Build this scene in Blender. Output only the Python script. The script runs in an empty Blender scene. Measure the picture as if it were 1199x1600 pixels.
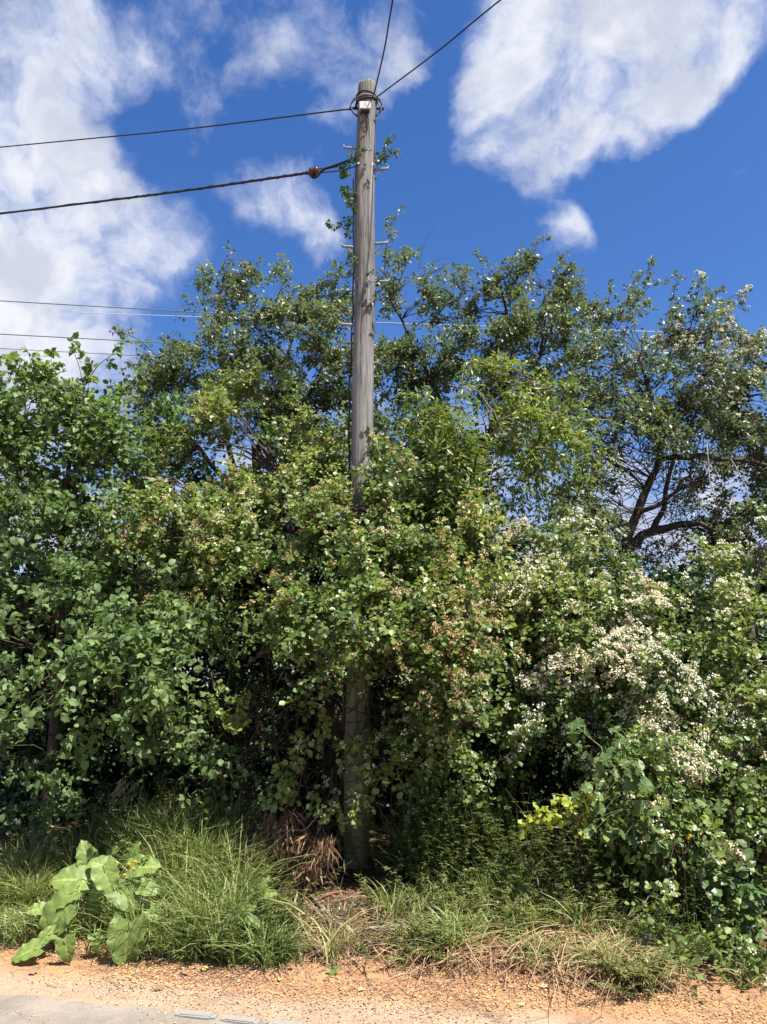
import bpy, bmesh, math, random
import numpy as np
from mathutils import Vector

rng = np.random.default_rng(7)
random.seed(7)
scene = bpy.context.scene
col = scene.collection

# ------------------------------------------------------------------ camera
F = 1202.0                      # focal length in photograph pixels (1199 x 1600)
PITCH = math.radians(12.5)
EYE = 1.6
cam_d = bpy.data.cameras.new('camera')
cam_d.sensor_fit = 'VERTICAL'
cam_d.sensor_height = 36.0
cam_d.lens = 36.0 * F / 1600.0
cam_d.clip_start = 0.05
cam_d.clip_end = 6000.0
cam = bpy.data.objects.new('camera', cam_d)
col.objects.link(cam)
cam.location = (0, 0, EYE)
cam.rotation_euler = (math.pi / 2 + PITCH, 0, 0)
scene.camera = cam

# ------------------------------------------------------------------ light
SUN_DIR = Vector((0.42, -0.38, 1.0)).normalized()      # towards the sun
sun_d = bpy.data.lights.new('sun', 'SUN')
sun_d.energy = 4.2
sun_d.angle = math.radians(0.55)
sun_d.color = (1.0, 0.95, 0.86)
sun = bpy.data.objects.new('sun', sun_d)
col.objects.link(sun)
sun.rotation_euler = SUN_DIR.to_track_quat('Z', 'Y').to_euler()
sun.location = SUN_DIR * 60
scene.view_settings.view_transform = 'Standard'
scene.view_settings.look = 'None'
scene.view_settings.gamma = 1.0
scene.view_settings.use_curve_mapping = False
scene.view_settings.exposure = 1.7
scene.cycles.max_bounces = 9
scene.cycles.diffuse_bounces = 7
scene.cycles.glossy_bounces = 2
scene.cycles.transmission_bounces = 5

CP, SP = math.cos(PITCH), math.sin(PITCH)


def ray(px, py):
    a, b = (px - 599.5), (800.0 - py)
    return np.array([a, F * CP - b * SP, F * SP + b * CP])


def at(px, py, Y):
    """World point on the sight line of a photograph pixel, Y metres ahead."""
    d = ray(px, py)
    return d * (Y / d[1]) + np.array([0, 0, EYE])


def build_world():
    w = bpy.data.worlds.new('World')
    scene.world = w
    w.use_nodes = True
    nt = w.node_tree
    nt.nodes.clear()
    N, L = nt.nodes.new, nt.links.new

    def math_n(op, a, b=None, c=None, clamp=False):
        n = N('ShaderNodeMath')
        n.operation = op
        n.use_clamp = clamp
        for i, v in enumerate((a, b, c)):
            if v is None:
                continue
            if isinstance(v, (int, float)):
                n.inputs[i].default_value = v
            else:
                L(v, n.inputs[i])
        return n.outputs[0]

    def maprange(v, a, b, c, d, smooth=True):
        n = N('ShaderNodeMapRange')
        n.interpolation_type = 'SMOOTHSTEP' if smooth else 'LINEAR'
        L(v, n.inputs[0])
        for i, q in enumerate((a, b, c, d)):
            n.inputs[i + 1].default_value = q
        return n.outputs[0]

    out = N('ShaderNodeOutputWorld')
    bg = N('ShaderNodeBackground')
    bg.inputs[1].default_value = 0.073
    L(bg.outputs[0], out.inputs[0])
    sky = N('ShaderNodeTexSky')
    sky.sky_type = 'NISHITA'
    sky.sun_disc = False
    sky.sun_elevation = math.asin(SUN_DIR.z)
    sky.sun_rotation = math.atan2(SUN_DIR.x, SUN_DIR.y)
    sky.altitude = 50
    sky.air_density = 1.0
    sky.dust_density = 0.5
    sky.ozone_density = 2.2
    hs = N('ShaderNodeHueSaturation')
    hs.inputs['Hue'].default_value = 0.512
    hs.inputs['Saturation'].default_value = 1.30
    hs.inputs['Value'].default_value = 0.77
    L(sky.outputs[0], hs.inputs['Color'])

    tc = N('ShaderNodeTexCoord')
    nrm = N('ShaderNodeVectorMath')
    nrm.operation = 'NORMALIZE'
    L(tc.outputs['Generated'], nrm.inputs[0])
    d = nrm.outputs[0]
    sep = N('ShaderNodeSeparateXYZ')
    L(d, sep.inputs[0])
    # cloud-deck coordinates: the direction carried to a flat layer above
    zc = math_n('MAXIMUM', sep.outputs[2], 0.06)
    comb = N('ShaderNodeCombineXYZ')
    L(math_n('DIVIDE', sep.outputs[0], zc), comb.inputs[0])
    L(math_n('DIVIDE', sep.outputs[1], zc), comb.inputs[1])

    def noise(vec, scale, detail, rough, off, dist=0.0):
        m = N('ShaderNodeMapping')
        m.inputs[1].default_value = off
        L(vec, m.inputs[0])
        n = N('ShaderNodeTexNoise')
        n.inputs['Scale'].default_value = scale
        n.inputs['Detail'].default_value = detail
        n.inputs['Roughness'].default_value = rough
        n.inputs['Distortion'].default_value = dist
        L(m.outputs[0], n.inputs['Vector'])
        return n

    # warp the direction so that cloud edges fray
    wn = noise(d, 5.0, 6, 0.56, (3.1, 0.2, 1.7))
    wv = N('ShaderNodeVectorMath')
    wv.operation = 'SUBTRACT'
    L(wn.outputs['Color'], wv.inputs[0])
    wv.inputs[1].default_value = (0.5, 0.5, 0.5)
    wsc = N('ShaderNodeVectorMath')
    wsc.operation = 'SCALE'
    L(wv.outputs[0], wsc.inputs[0])
    wsc.inputs['Scale'].default_value = 0.125
    wadd = N('ShaderNodeVectorMath')
    wadd.operation = 'ADD'
    L(d, wadd.inputs[0])
    L(wsc.outputs[0], wadd.inputs[1])
    wnm = N('ShaderNodeVectorMath')
    wnm.operation = 'NORMALIZE'
    L(wadd.outputs[0], wnm.inputs[0])
    wd = wnm.outputs[0]

    # the clouds that stand in this part of the sky (direction, radius, weight)
    blobs = [(20, 60, 150, .50), (150, 70, 90, .28), (60, 150, 110, .30), (280, 20, 75, .45), (330, 110, 120, .40), (430, 20, 100, .36), (230, 120, 60, .25),
             (560, 90, 95, .50), (545, 215, 70, .48), (620, 30, 70, .34),
             (30, 290, 130, .46), (150, 270, 80, .34), (60, 400, 170, .85), (190, 400, 110, .7), (60, 520, 190, .9), (190, 480, 90, .5),
             (250, 370, 70, .35), (400, 310, 75, .45), (470, 340, 75, .52), (500, 390, 55, .40),
             (765, 115, 68, 1.0), (800, 60, 90, .75), (890, 20, 130, .95), (1000, 0, 130, .85), (1100, -20, 110, .65), (1060, 50, 70, .4),
             (760, 190, 65, .66), (820, 230, 90, .85), (890, 230, 95, .95), (960, 190, 90, .9), (1020, 165, 75, .8), (1090, 110, 65, .6),
             (1140, 75, 40, .35), (885, 362, 56, .95), (848, 392, 44, .75), (830, 280, 55, .45), (1170, 248, 44, .80), (1150, -10, 100, .65), (950, 140, 60, .3),
             (1182, 378, 40, .62), (660, 270, 34, .34)]
    breaks = [(868, 300, 30, .5), (925, 305, 45, 1.0), (965, 290, 50, .6), (660, 180, 60, .5), (650, 340, 110, .6), (1080, 330, 130, .7), (950, 110, 34, .5), (470, 150, 50, .3), (230, 190, 50, .4), (400, 210, 50, .4), (1160, 160, 60, .5), (290, 470, 60, .3), (960, 330, 60, .3)]
    dens = None
    for (px, py, r, wgt) in blobs:
        v = ray(px, py)
        v = v / np.linalg.norm(v)
        dp = N('ShaderNodeVectorMath')
        dp.operation = 'DOT_PRODUCT'
        L(wd, dp.inputs[0])
        dp.inputs[1].default_value = tuple(v)
        mr = maprange(dp.outputs['Value'], math.cos(1.12 * r / F), 1.0 + 0.0005, 0.0, wgt)
        dens = mr if dens is None else math_n('ADD', dens, math_n('MULTIPLY', mr, math_n('SUBTRACT', 1.0, dens, clamp=True)))
    for (px, py, r, wgt) in breaks:
        v = ray(px, py)
        v = v / np.linalg.norm(v)
        dp = N('ShaderNodeVectorMath')
        dp.operation = 'DOT_PRODUCT'
        L(wd, dp.inputs[0])
        dp.inputs[1].default_value = tuple(v)
        dens = math_n('SUBTRACT', dens, maprange(dp.outputs['Value'], math.cos(1.12 * r / F), 1.0005, 0.0, wgt))
    # more broken cloud in every direction, and a thicker belt low down
    fb = noise(comb.outputs[0], 1.35, 9, 0.60, (5.3, 2.2, 0.0), 0.5)
    wide = noise(comb.outputs[0], 0.42, 3, 0.5, (1.4, 7.7, 3.0))
    # stray cover away from the named clouds
    ahead = maprange(sep.outputs[1], 0.35, 0.75, 1.0, 0.0)
    strayv = math_n('MULTIPLY', maprange(wide.outputs[0], 0.40, 0.72, 0.0, 0.7), ahead)
    low = maprange(sep.outputs[2], 0.16, 0.40, 0.62, 0.0)
    dens = math_n('ADD', dens, strayv)
    dens = math_n('ADD', dens, low)
    fine = noise(wd, 9.0, 10, 0.60, (0.4, 0.9, 2.3), 0.0)
    nv = math_n('MULTIPLY', math_n('SUBTRACT', fine.outputs[0], 0.5), 2.5)
    nv2 = math_n('MULTIPLY', math_n('SUBTRACT', fb.outputs[0], 0.5), 1.1)
    dens = math_n('ADD', dens, math_n('ADD', nv, nv2))
    cover = maprange(dens, 0.15, 0.90, 0.0, 0.97)
    thick = maprange(dens, 0.45, 1.25, 0.0, 1.0)
    # cloud colour: thin lilac veil to bright white, greyer in heavy middles
    shade = noise(wd, 9.0, 6, 0.55, (2.0, 8.0, 4.0))
    ramp = N('ShaderNodeMixRGB')
    ramp.inputs[1].default_value = (2.1, 2.45, 3.5, 1)
    ramp.inputs[2].default_value = (4.05, 4.1, 4.3, 1)
    L(thick, ramp.inputs[0])
    grey = N('ShaderNodeMixRGB')
    grey.inputs[2].default_value = (2.35, 2.55, 3.2, 1)
    L(maprange(shade.outputs[0], 0.44, 0.62, 0.0, 0.7), grey.inputs[0])
    L(ramp.outputs[0], grey.inputs[1])
    mix = N('ShaderNodeMixRGB')
    L(cover, mix.inputs[0])
    L(hs.outputs[0], mix.inputs[1])
    L(grey.outputs[0], mix.inputs[2])
    L(mix.outputs[0], bg.inputs[0])


build_world()

# ------------------------------------------------------------------ helpers


def tag(o, label=None, cat=None, group=None, kind=None):
    if label:
        o['label'] = label
    if cat:
        o['category'] = cat
    if group:
        o['group'] = group
    if kind:
        o['kind'] = kind
    return o


def empty(name, loc, label, cat, group=None):
    o = bpy.data.objects.new(name, None)
    o.empty_display_size = 0.1
    o.location = tuple(loc)
    col.objects.link(o)
    return tag(o, label, cat, group)


def mesh_obj(name, verts, faces, mat, parent=None, smooth=True, attrs=None, mesh=None):
    """faces: int array (n,3) or (n,4) or a list of such arrays. Verts in world space."""
    if mesh is None:
        verts = np.asarray(verts, dtype=np.float64).reshape(-1, 3)
        if parent is not None:
            org = np.zeros(3)
            q = parent
            while q is not None:
                org = org + np.array(q.location)
                q = q.parent
            verts = verts - org
        me = bpy.data.meshes.new(name)
        fl = faces if isinstance(faces, list) else [faces]
        fl = [np.asarray(f, dtype=np.int32) for f in fl if len(f)]
        loops = np.concatenate([f.ravel() for f in fl])
        tot = np.concatenate([np.full(len(f), f.shape[1], dtype=np.int32) for f in fl])
        start = np.concatenate([[0], np.cumsum(tot)[:-1]]).astype(np.int32)
        me.vertices.add(len(verts))
        me.vertices.foreach_set('co', verts.astype(np.float32).ravel())
        me.loops.add(len(loops))
        me.loops.foreach_set('vertex_index', loops)
        me.polygons.add(len(tot))
        me.polygons.foreach_set('loop_start', start)
        me.polygons.foreach_set('loop_total', tot)
        if smooth:
            me.polygons.foreach_set('use_smooth', np.ones(len(tot), dtype=bool))
        me.update(calc_edges=True)
        if attrs:
            for k, v in attrs.items():
                a = me.attributes.new(k, 'FLOAT', 'POINT')
                a.data.foreach_set('value', np.asarray(v, dtype=np.float32))
        me.materials.append(mat)
    else:
        me = mesh
    o = bpy.data.objects.new(name, me)
    col.objects.link(o)
    if parent is not None:
        o.parent = parent
    return o


def norm(v):
    return v / np.maximum(np.linalg.norm(v, axis=-1, keepdims=True), 1e-9)


_perm = np.random.default_rng(3).random((64, 64, 64))


def vnoise(p):
    p = np.asarray(p, dtype=np.float64)
    i = np.floor(p).astype(int)
    f = p - i
    f = f * f * (3 - 2 * f)
    r = 0
    for dx in (0, 1):
        for dy in (0, 1):
            for dz in (0, 1):
                w = (f[..., 0] if dx else 1 - f[..., 0]) * (f[..., 1] if dy else 1 - f[..., 1]) * (f[..., 2] if dz else 1 - f[..., 2])
                r = r + w * _perm[(i[..., 0] + dx) % 64, (i[..., 1] + dy) % 64, (i[..., 2] + dz) % 64]
    return r


def tubes(paths, radii, sides=5, cap=False):
    """paths (n,k,3), radii (n,k) -> verts, quads"""
    paths = np.asarray(paths, float)
    radii = np.asarray(radii, float)
    n, k, _ = paths.shape
    t = np.empty_like(paths)
    t[:, 1:-1] = paths[:, 2:] - paths[:, :-2]
    t[:, 0] = paths[:, 1] - paths[:, 0]
    t[:, -1] = paths[:, -1] - paths[:, -2]
    t = norm(t)
    mt = norm(paths[:, -1] - paths[:, 0])
    ref = np.where(np.abs(mt[:, 2:3]) > 0.8, np.array([[1.0, 0.13, 0.0]]), np.array([[0.0, 0.1, 1.0]]))[:, None, :]
    a = norm(np.cross(t, np.broadcast_to(ref, t.shape)))
    b = np.cross(t, a)
    ang = np.arange(sides) * 2 * math.pi / sides
    ring = a[:, :, None, :] * np.cos(ang)[None, None, :, None] + b[:, :, None, :] * np.sin(ang)[None, None, :, None]
    v = paths[:, :, None, :] + ring * radii[:, :, None, None]
    idx = np.arange(n * k * sides).reshape(n, k, sides)
    q = np.stack([idx[:, :-1, :], np.roll(idx, -1, 2)[:, :-1, :], np.roll(idx, -1, 2)[:, 1:, :], idx[:, 1:, :]], -1).reshape(-1, 4)
    return v.reshape(-1, 3), q


def spline(pts, k):
    """Catmull-Rom through pts, k samples."""
    p = np.asarray(pts, float)
    p = np.vstack([2 * p[0] - p[1], p, 2 * p[-1] - p[-2]])
    m = len(p) - 3
    out = []
    for s in np.linspace(0, m - 1e-6, k):
        i = int(s)
        t = s - i
        a, b, c, d = p[i], p[i + 1], p[i + 2], p[i + 3]
        out.append(0.5 * ((2 * b) + (-a + c) * t + (2 * a - 5 * b + 4 * c - d) * t * t + (-a + 3 * b - 3 * c + d) * t ** 3))
    return np.array(out)


def tube_obj(name, pts, r0, r1, mat, parent=None, k=14, sides=7, wob=0.0, rprof=None):
    p = spline(pts, k)
    if wob:
        s = rng.random(3) * 50
        q = np.arange(k)[:, None] * 0.7
        for ax in range(3):
            p[1:-1, ax] += (vnoise(np.hstack([q, q * 0 + s[ax], q * 0 + ax * 3.3])) - 0.5)[1:-1] * wob
    r = np.linspace(r0, r1, k) if rprof is None else np.interp(np.linspace(0, 1, k), np.linspace(0, 1, len(rprof)), rprof)
    v, q = tubes(p[None], r[None], sides)
    n = len(v)
    # end caps as fans
    v = np.vstack([v, p[0], p[-1]])
    c0 = [[n, (i + 1) % sides, i] for i in range(sides)]
    base = n - sides
    c1 = [[n + 1, base + i, base + (i + 1) % sides] for i in range(sides)]
    return mesh_obj(name, v, [q, np.array(c0 + c1)], mat, parent)


# ------------------------------------------------------------------ materials


def new_mat(name):
    m = bpy.data.materials.new(name)
    m.use_nodes = True
    nt = m.node_tree
    bs = nt.nodes.get('Principled BSDF')
    return m, nt, bs


def leaf_mat(name, stops, trans=0.40, rough=0.42, spec=0.45, tcol=(1.2, 1.22, 0.62)):
    m, nt, bs = new_mat(name)
    N, L = nt.nodes.new, nt.links.new
    at_ = N('ShaderNodeAttribute')
    at_.attribute_name = 'tint'
    r = N('ShaderNodeValToRGB')
    els = r.color_ramp.elements
    while len(els) < len(stops):
        els.new(0.5)
    for e, (p, c) in zip(els, stops):
        e.position = p
        e.color = (*c, 1)
    L(at_.outputs['Fac'], r.inputs[0])
    L(r.outputs[0], bs.inputs['Base Color'])
    bs.inputs['Roughness'].default_value = rough
    bs.inputs['Specular IOR Level'].default_value = spec
    tr = N('ShaderNodeBsdfTranslucent')
    mx = N('ShaderNodeMixRGB')
    mx.blend_type = 'MULTIPLY'
    mx.inputs[0].default_value = 1
    mx.inputs[2].default_value = (*tcol, 1)
    L(r.outputs[0], mx.inputs[1])
    L(mx.outputs[0], tr.inputs[0])
    mix = N('ShaderNodeMixShader')
    mix.inputs[0].default_value = trans
    L(bs.outputs[0], mix.inputs[1])
    L(tr.outputs[0], mix.inputs[2])
    L(mix.outputs[0], nt.nodes['Material Output'].inputs[0])
    return m


def noise_mat(name, c0, c1, scale, rough=0.85, stretch=(1, 1, 1), bump=0.4, c2=None, detail=6, dist=0.01):
    m, nt, bs = new_mat(name)
    N, L = nt.nodes.new, nt.links.new
    tc = N('ShaderNodeTexCoord')
    mp = N('ShaderNodeMapping')
    mp.inputs['Scale'].default_value = stretch
    L(tc.outputs['Object'], mp.inputs[0])
    no = N('ShaderNodeTexNoise')
    no.inputs['Scale'].default_value = scale
    no.inputs['Detail'].default_value = detail
    no.inputs['Roughness'].default_value = 0.65
    L(mp.outputs[0], no.inputs['Vector'])
    r = N('ShaderNodeValToRGB')
    r.color_ramp.elements[0].position = 0.3
    r.color_ramp.elements[1].position = 0.72
    r.color_ramp.elements[0].color = (*c0, 1)
    r.color_ramp.elements[1].color = (*c1, 1)
    if c2:
        e = r.color_ramp.elements.new(0.5)
        e.color = (*c2, 1)
    L(no.outputs[0], r.inputs[0])
    L(r.outputs[0], bs.inputs['Base Color'])
    bs.inputs['Roughness'].default_value = rough
    bs.inputs['Specular IOR Level'].default_value = 0.25
    if bump:
        b = N('ShaderNodeBump')
        b.inputs['Strength'].default_value = bump
        b.inputs['Distance'].default_value = dist
        L(no.outputs[0], b.inputs['Height'])
        L(b.outputs[0], bs.inputs['Normal'])
    return m


M = {}
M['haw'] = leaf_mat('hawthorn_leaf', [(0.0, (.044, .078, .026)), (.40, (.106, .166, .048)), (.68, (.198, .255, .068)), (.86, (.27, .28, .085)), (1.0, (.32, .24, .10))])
M['haw_back'] = leaf_mat('hawthorn_leaf_grey', [(0.0, (0.042, 0.066, 0.035)), (.5, (0.099, 0.135, 0.062)), (.85, (0.169, 0.192, 0.088)),
                                                (1.0, (0.339, 0.192, 0.137))])
M['broad'] = leaf_mat('broad_leaf', [(0.0, (.050, .088, .032)), (.5, (.112, .178, .056)), (.85, (.195, .255, .078)), (1.0, (.28, .33, .10))], rough=.55, spec=.4)
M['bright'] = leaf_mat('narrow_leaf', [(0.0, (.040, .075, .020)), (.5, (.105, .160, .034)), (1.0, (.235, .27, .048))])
M['under'] = leaf_mat('understorey_leaf_shade', [(0.0, (0.015, 0.033, 0.012)), (.6, (0.031, 0.064, 0.019)), (1.0, (0.061, 0.110, 0.029))], trans=.2)  # leaf colour set dark to stand in for shade deep in the hedge
M['ivy'] = leaf_mat('climber_leaf', [(0.0, (0.027, 0.055, 0.016)), (.6, (0.067, 0.110, 0.029)), (1.0, (0.147, 0.186, 0.058))])
M['vine'] = leaf_mat('vine_leaf', [(0.0, (0.056, 0.100, 0.033)), (.6, (0.096, 0.158, 0.046)), (1.0, (0.158, 0.225, 0.066))])
M['gold'] = leaf_mat('golden_leaf', [(0.0, (.17, .24, .045)), (1.0, (.44, .46, .07))], trans=.4, tcol=(1.1, 1.1, .5))
M['burdock'] = leaf_mat('burdock_leaf', [(0.0, (.080, .128, .030)), (.5, (.165, .230, .052)), (1.0, (.30, .36, .11))], trans=.30, rough=.55)
M['grass'] = leaf_mat('grass_blade', [(0.0, (.085, .135, .042)), (.40, (.20, .265, .085)), (.75, (.31, .35, .135)), (.9, (.38, .36, .19)), (1.0, (.44, .37, .23))], trans=.3, rough=.5)
M['straw'] = leaf_mat('dry_straw', [(0.0, (0.098, 0.053, 0.028)), (.5, (0.255, 0.149, 0.080)), (1.0, (0.451, 0.298, 0.177))], trans=.2, rough=.7, tcol=(1, .95, .8))
M['cleaver'] = leaf_mat('goosegrass_leaf', [(0.0, (0.047, 0.069, 0.025)), (.5, (0.101, 0.131, 0.038)), (1.0, (0.220, 0.210, 0.087))])
M['bloom'] = leaf_mat('blossom_petal', [(0.0, (.30, .17, .085)), (.25, (.37, .26, .13)), (.5, (.47, .42, .28)), (1.0, (.66, .64, .50))], trans=.25, rough=.6, spec=.2, tcol=(1, 1, .9))
M['litter'] = leaf_mat('litter_flake', [(0.0, (0.117, 0.066, 0.040)), (.3, (0.277, 0.168, 0.102)), (.6, (0.423, 0.285, 0.175)), (.85, (0.467, 0.256, 0.088)), (1.0, (0.482, 0.365, 0.161))], trans=.1, rough=.8, spec=.2, tcol=(1, .9, .75))
M['yleaf'] = leaf_mat('faded_yellow_leaf', [(0.0, (0.365, 0.263, 0.073)), (1.0, (0.438, 0.350, 0.117))], trans=.1, rough=.7, tcol=(1, .95, .8))
M['yellow'] = leaf_mat('yellow_petal', [(0.0, (0.511, 0.307, 0.015)), (1.0, (0.584, 0.423, 0.022))], trans=.2)
M['bark'] = noise_mat('hawthorn_bark', (0.016, 0.012, 0.009), (0.062, 0.048, 0.036), 26, stretch=(1, 1, .3), bump=.7)
M['twig'] = noise_mat('twig_bark', (0.028, 0.020, 0.015), (0.073, 0.055, 0.040), 30, bump=.3)
M['dead'] = noise_mat('dead_wood', (0.146, 0.110, 0.080), (0.307, 0.248, 0.190), 40, stretch=(1, 1, .4), bump=.5)
M['brash'] = noise_mat('brown_brash', (.045, .030, .022), (.19, .14, .10), 9, bump=.3)
M['stalk'] = noise_mat('green_stalk', (0.073, 0.124, 0.029), (0.146, 0.197, 0.066), 18, rough=.6, bump=.2)
M['black'] = noise_mat('black_cable', (.010, .010, .012), (.03, .03, .034), 60, rough=.55, bump=.2)
M['steel'] = noise_mat('galvanised_steel', (0.124, 0.131, 0.139), (0.234, 0.241, 0.248), 60, rough=.55, bump=.25)
M['farwire'] = noise_mat('weathered_wire', (.06, .065, .075), (.13, .14, .15), 40, rough=.5, bump=.1)
M['plate'] = noise_mat('grey_plate', (0.365, 0.380, 0.394), (0.496, 0.511, 0.526), 40, rough=.5, bump=.1)
M['ink'] = noise_mat('plate_ink', (.03, .03, .035), (.06, .06, .07), 60, rough=.7, bump=0)
M['ceramic'] = noise_mat('brown_ceramic', (.040, .014, .010), (.085, .028, .020), 14, rough=.25, bump=.05)


def pole_mat():
    m, nt, bs = new_mat('weathered_pole_wood')
    N, L = nt.nodes.new, nt.links.new
    tc = N('ShaderNodeTexCoord')

    def nz(scale, stretch, detail=7, rough=.65):
        mp = N('ShaderNodeMapping')
        mp.inputs['Scale'].default_value = stretch
        L(tc.outputs['Object'], mp.inputs[0])
        n = N('ShaderNodeTexNoise')
        n.inputs['Scale'].default_value = scale
        n.inputs['Detail'].default_value = detail
        n.inputs['Roughness'].default_value = rough
        L(mp.outputs[0], n.inputs['Vector'])
        return n.outputs[0]

    def ramp(fac, stops):
        r = N('ShaderNodeValToRGB')
        els = r.color_ramp.elements
        while len(els) < len(stops):
            els.new(.5)
        for e, (p, c) in zip(els, stops):
            e.position = p
            e.color = (*c, 1)
        L(fac, r.inputs[0])
        return r.outputs[0]
    grain = nz(55, (1, 1, .035))
    patch = nz(3.2, (1, 1, .45), 5)
    c = ramp(grain, [(.34, (.050, .048, .047)), (.45, (.140, .136, .135)), (.56, (.190, .186, .186)), (.72, (.290, .286, .287))])
    mx = N('ShaderNodeMixRGB')
    mx.blend_type = 'MULTIPLY'
    mx.inputs[0].default_value = .75
    L(c, mx.inputs[1])
    L(ramp(patch, [(.36, (.50, .49, .51)), (.62, (1.1, 1.06, 1.0))]), mx.inputs[2])
    # darker, browner towards the top, and the green algae near the ground (real growth)
    sp = N('ShaderNodeSeparateXYZ')
    L(tc.outputs['Object'], sp.inputs[0])
    mr = N('ShaderNodeMapRange')
    L(sp.outputs[2], mr.inputs[0])
    for i, q in enumerate((0.6, 2.3, 0.85, 0.0)):
        mr.inputs[i + 1].default_value = q
    mm = N('ShaderNodeMath')
    mm.operation = 'MULTIPLY'
    L(mr.outputs[0], mm.inputs[0])
    r3 = N('ShaderNodeMapRange')
    L(patch, r3.inputs[0])
    for i, q in enumerate((.3, .6, .35, 1.0)):
        r3.inputs[i + 1].default_value = q
    L(r3.outputs[0], mm.inputs[1])
    alg = N('ShaderNodeMixRGB')
    L(mm.outputs[0], alg.inputs[0])
    L(mx.outputs[0], alg.inputs[1])
    alg.inputs[2].default_value = (.22, .195, .085, 1)  # algae tone, lightened to make up for shade on the pole foot
    top = N('ShaderNodeMapRange')
    L(sp.outputs[2], top.inputs[0])
    for i, q in enumerate((5.3, 6.9, 0.0, 0.30)):
        top.inputs[i + 1].default_value = q
    tp = N('ShaderNodeMixRGB')
    tp.blend_type = 'MULTIPLY'
    L(top.outputs[0], tp.inputs[0])
    L(alg.outputs[0], tp.inputs[1])
    tp.inputs[2].default_value = (.50, .46, .36, 1)
    L(tp.outputs[0], bs.inputs['Base Color'])
    bs.inputs['Roughness'].default_value = .9
    bs.inputs['Specular IOR Level'].default_value = .15
    b = N('ShaderNodeBump')
    b.inputs['Strength'].default_value = .8
    b.inputs['Distance'].default_value = .008
    L(grain, b.inputs['Height'])
    L(b.outputs[0], bs.inputs['Normal'])
    return m


M['pole'] = pole_mat()


def ground_mat():
    """v = distance across from the road: gravelly sand verge, then hedge soil, then field."""
    m, nt, bs = new_mat('verge_and_soil')
    N, L = nt.nodes.new, nt.links.new
    g = N('ShaderNodeNewGeometry')
    sp = N('ShaderNodeSeparateXYZ')
    L(g.outputs['Position'], sp.inputs[0])

    def mth(op, a, b):
        n = N('ShaderNodeMath')
        n.operation = op
        for i, v in enumerate((a, b)):
            if isinstance(v, (int, float)):
                n.inputs[i].default_value = v
            else:
                L(v, n.inputs[i])
        return n.outputs[0]

    def nz(scale, detail=6, rough=.65, off=0):
        mp = N('ShaderNodeMapping')
        mp.inputs[1].default_value = (off, off * .7, 0)
        L(g.outputs['Position'], mp.inputs[0])
        n = N('ShaderNodeTexNoise')
        n.inputs['Scale'].default_value = scale
        n.inputs['Detail'].default_value = detail
        n.inputs['Roughness'].default_value = rough
        L(mp.outputs[0], n.inputs['Vector'])
        return n.outputs[0]

    def ramp(fac, stops):
        r = N('ShaderNodeValToRGB')
        els = r.color_ramp.elements
        while len(els) < len(stops):
            els.new(.5)
        for e, (p, c) in zip(els, stops):
            e.position = p
            e.color = (*c, 1)
        L(fac, r.inputs[0])
        return r.outputs[0]

    def mix(f, a, b):
        n = N('ShaderNodeMixRGB')
        if isinstance(f, float):
            n.inputs[0].default_value = f
        else:
            L(f, n.inputs[0])
        L(a, n.inputs[1])
        L(b, n.inputs[2])
        return n.outputs[0]

    def mr(v, a, b, c, d):
        n = N('ShaderNodeMapRange')
        n.interpolation_type = 'SMOOTHSTEP'
        L(v, n.inputs[0])
        for i, q in enumerate((a, b, c, d)):
            n.inputs[i + 1].default_value = q
        return n.outputs[0]
    v = mth('ADD', sp.outputs[1], mth('MULTIPLY', sp.outputs[0], .2))
    v = mth('ADD', v, mth('MULTIPLY', mth('SUBTRACT', nz(2.2, 5, .6, 3), .5), .35))
    fine = nz(95, 5, .7)
    sand = ramp(fine, [(.32, (.175, .125, .088)), (.5, (.305, .225, .165)), (.68, (.40, .315, .245))])
    orange = ramp(nz(70, 5, .7, 5), [(.3, (.16, .085, .048)), (.5, (.325, .178, .088)), (.7, (.41, .255, .14))])
    soil = ramp(nz(24, 7, .7, 9), [(.3, (0.022, 0.016, 0.012)), (.5, (0.058, 0.042, 0.029)), (.72, (0.139, 0.102, 0.066))])
    field = ramp(nz(.6, 7, .7, 2), [(.3, (0.033, 0.055, 0.015)), (.7, (0.080, 0.102, 0.033))])
    c = mix(mr(v, 4.28, 4.50, 0, .85), sand, orange)
    pk = N('ShaderNodeMixRGB')
    pk.blend_type = 'MULTIPLY'
    pk.inputs[0].default_value = 1.0
    L(c, pk.inputs[1])
    L(ramp(nz(3.5, 8, .72, 14), [(.34, (.82, .76, .71)), (.55, (1.12, 1.06, 1.0))]), pk.inputs[2])
    c = pk.outputs[0]
    c = mix(mr(v, 4.85, 5.15, 0, .92), c, soil)
    c = mix(mr(v, 11, 13, 0, 1), c, field)
    L(c, bs.inputs['Base Color'])
    bs.inputs['Roughness'].default_value = .95
    bs.inputs['Specular IOR Level'].default_value = .1
    b = N('ShaderNodeBump')
    b.inputs['Strength'].default_value = .8
    b.inputs['Distance'].default_value = .012
    L(fine, b.inputs['Height'])
    L(b.outputs[0], bs.inputs['Normal'])
    return m


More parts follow.
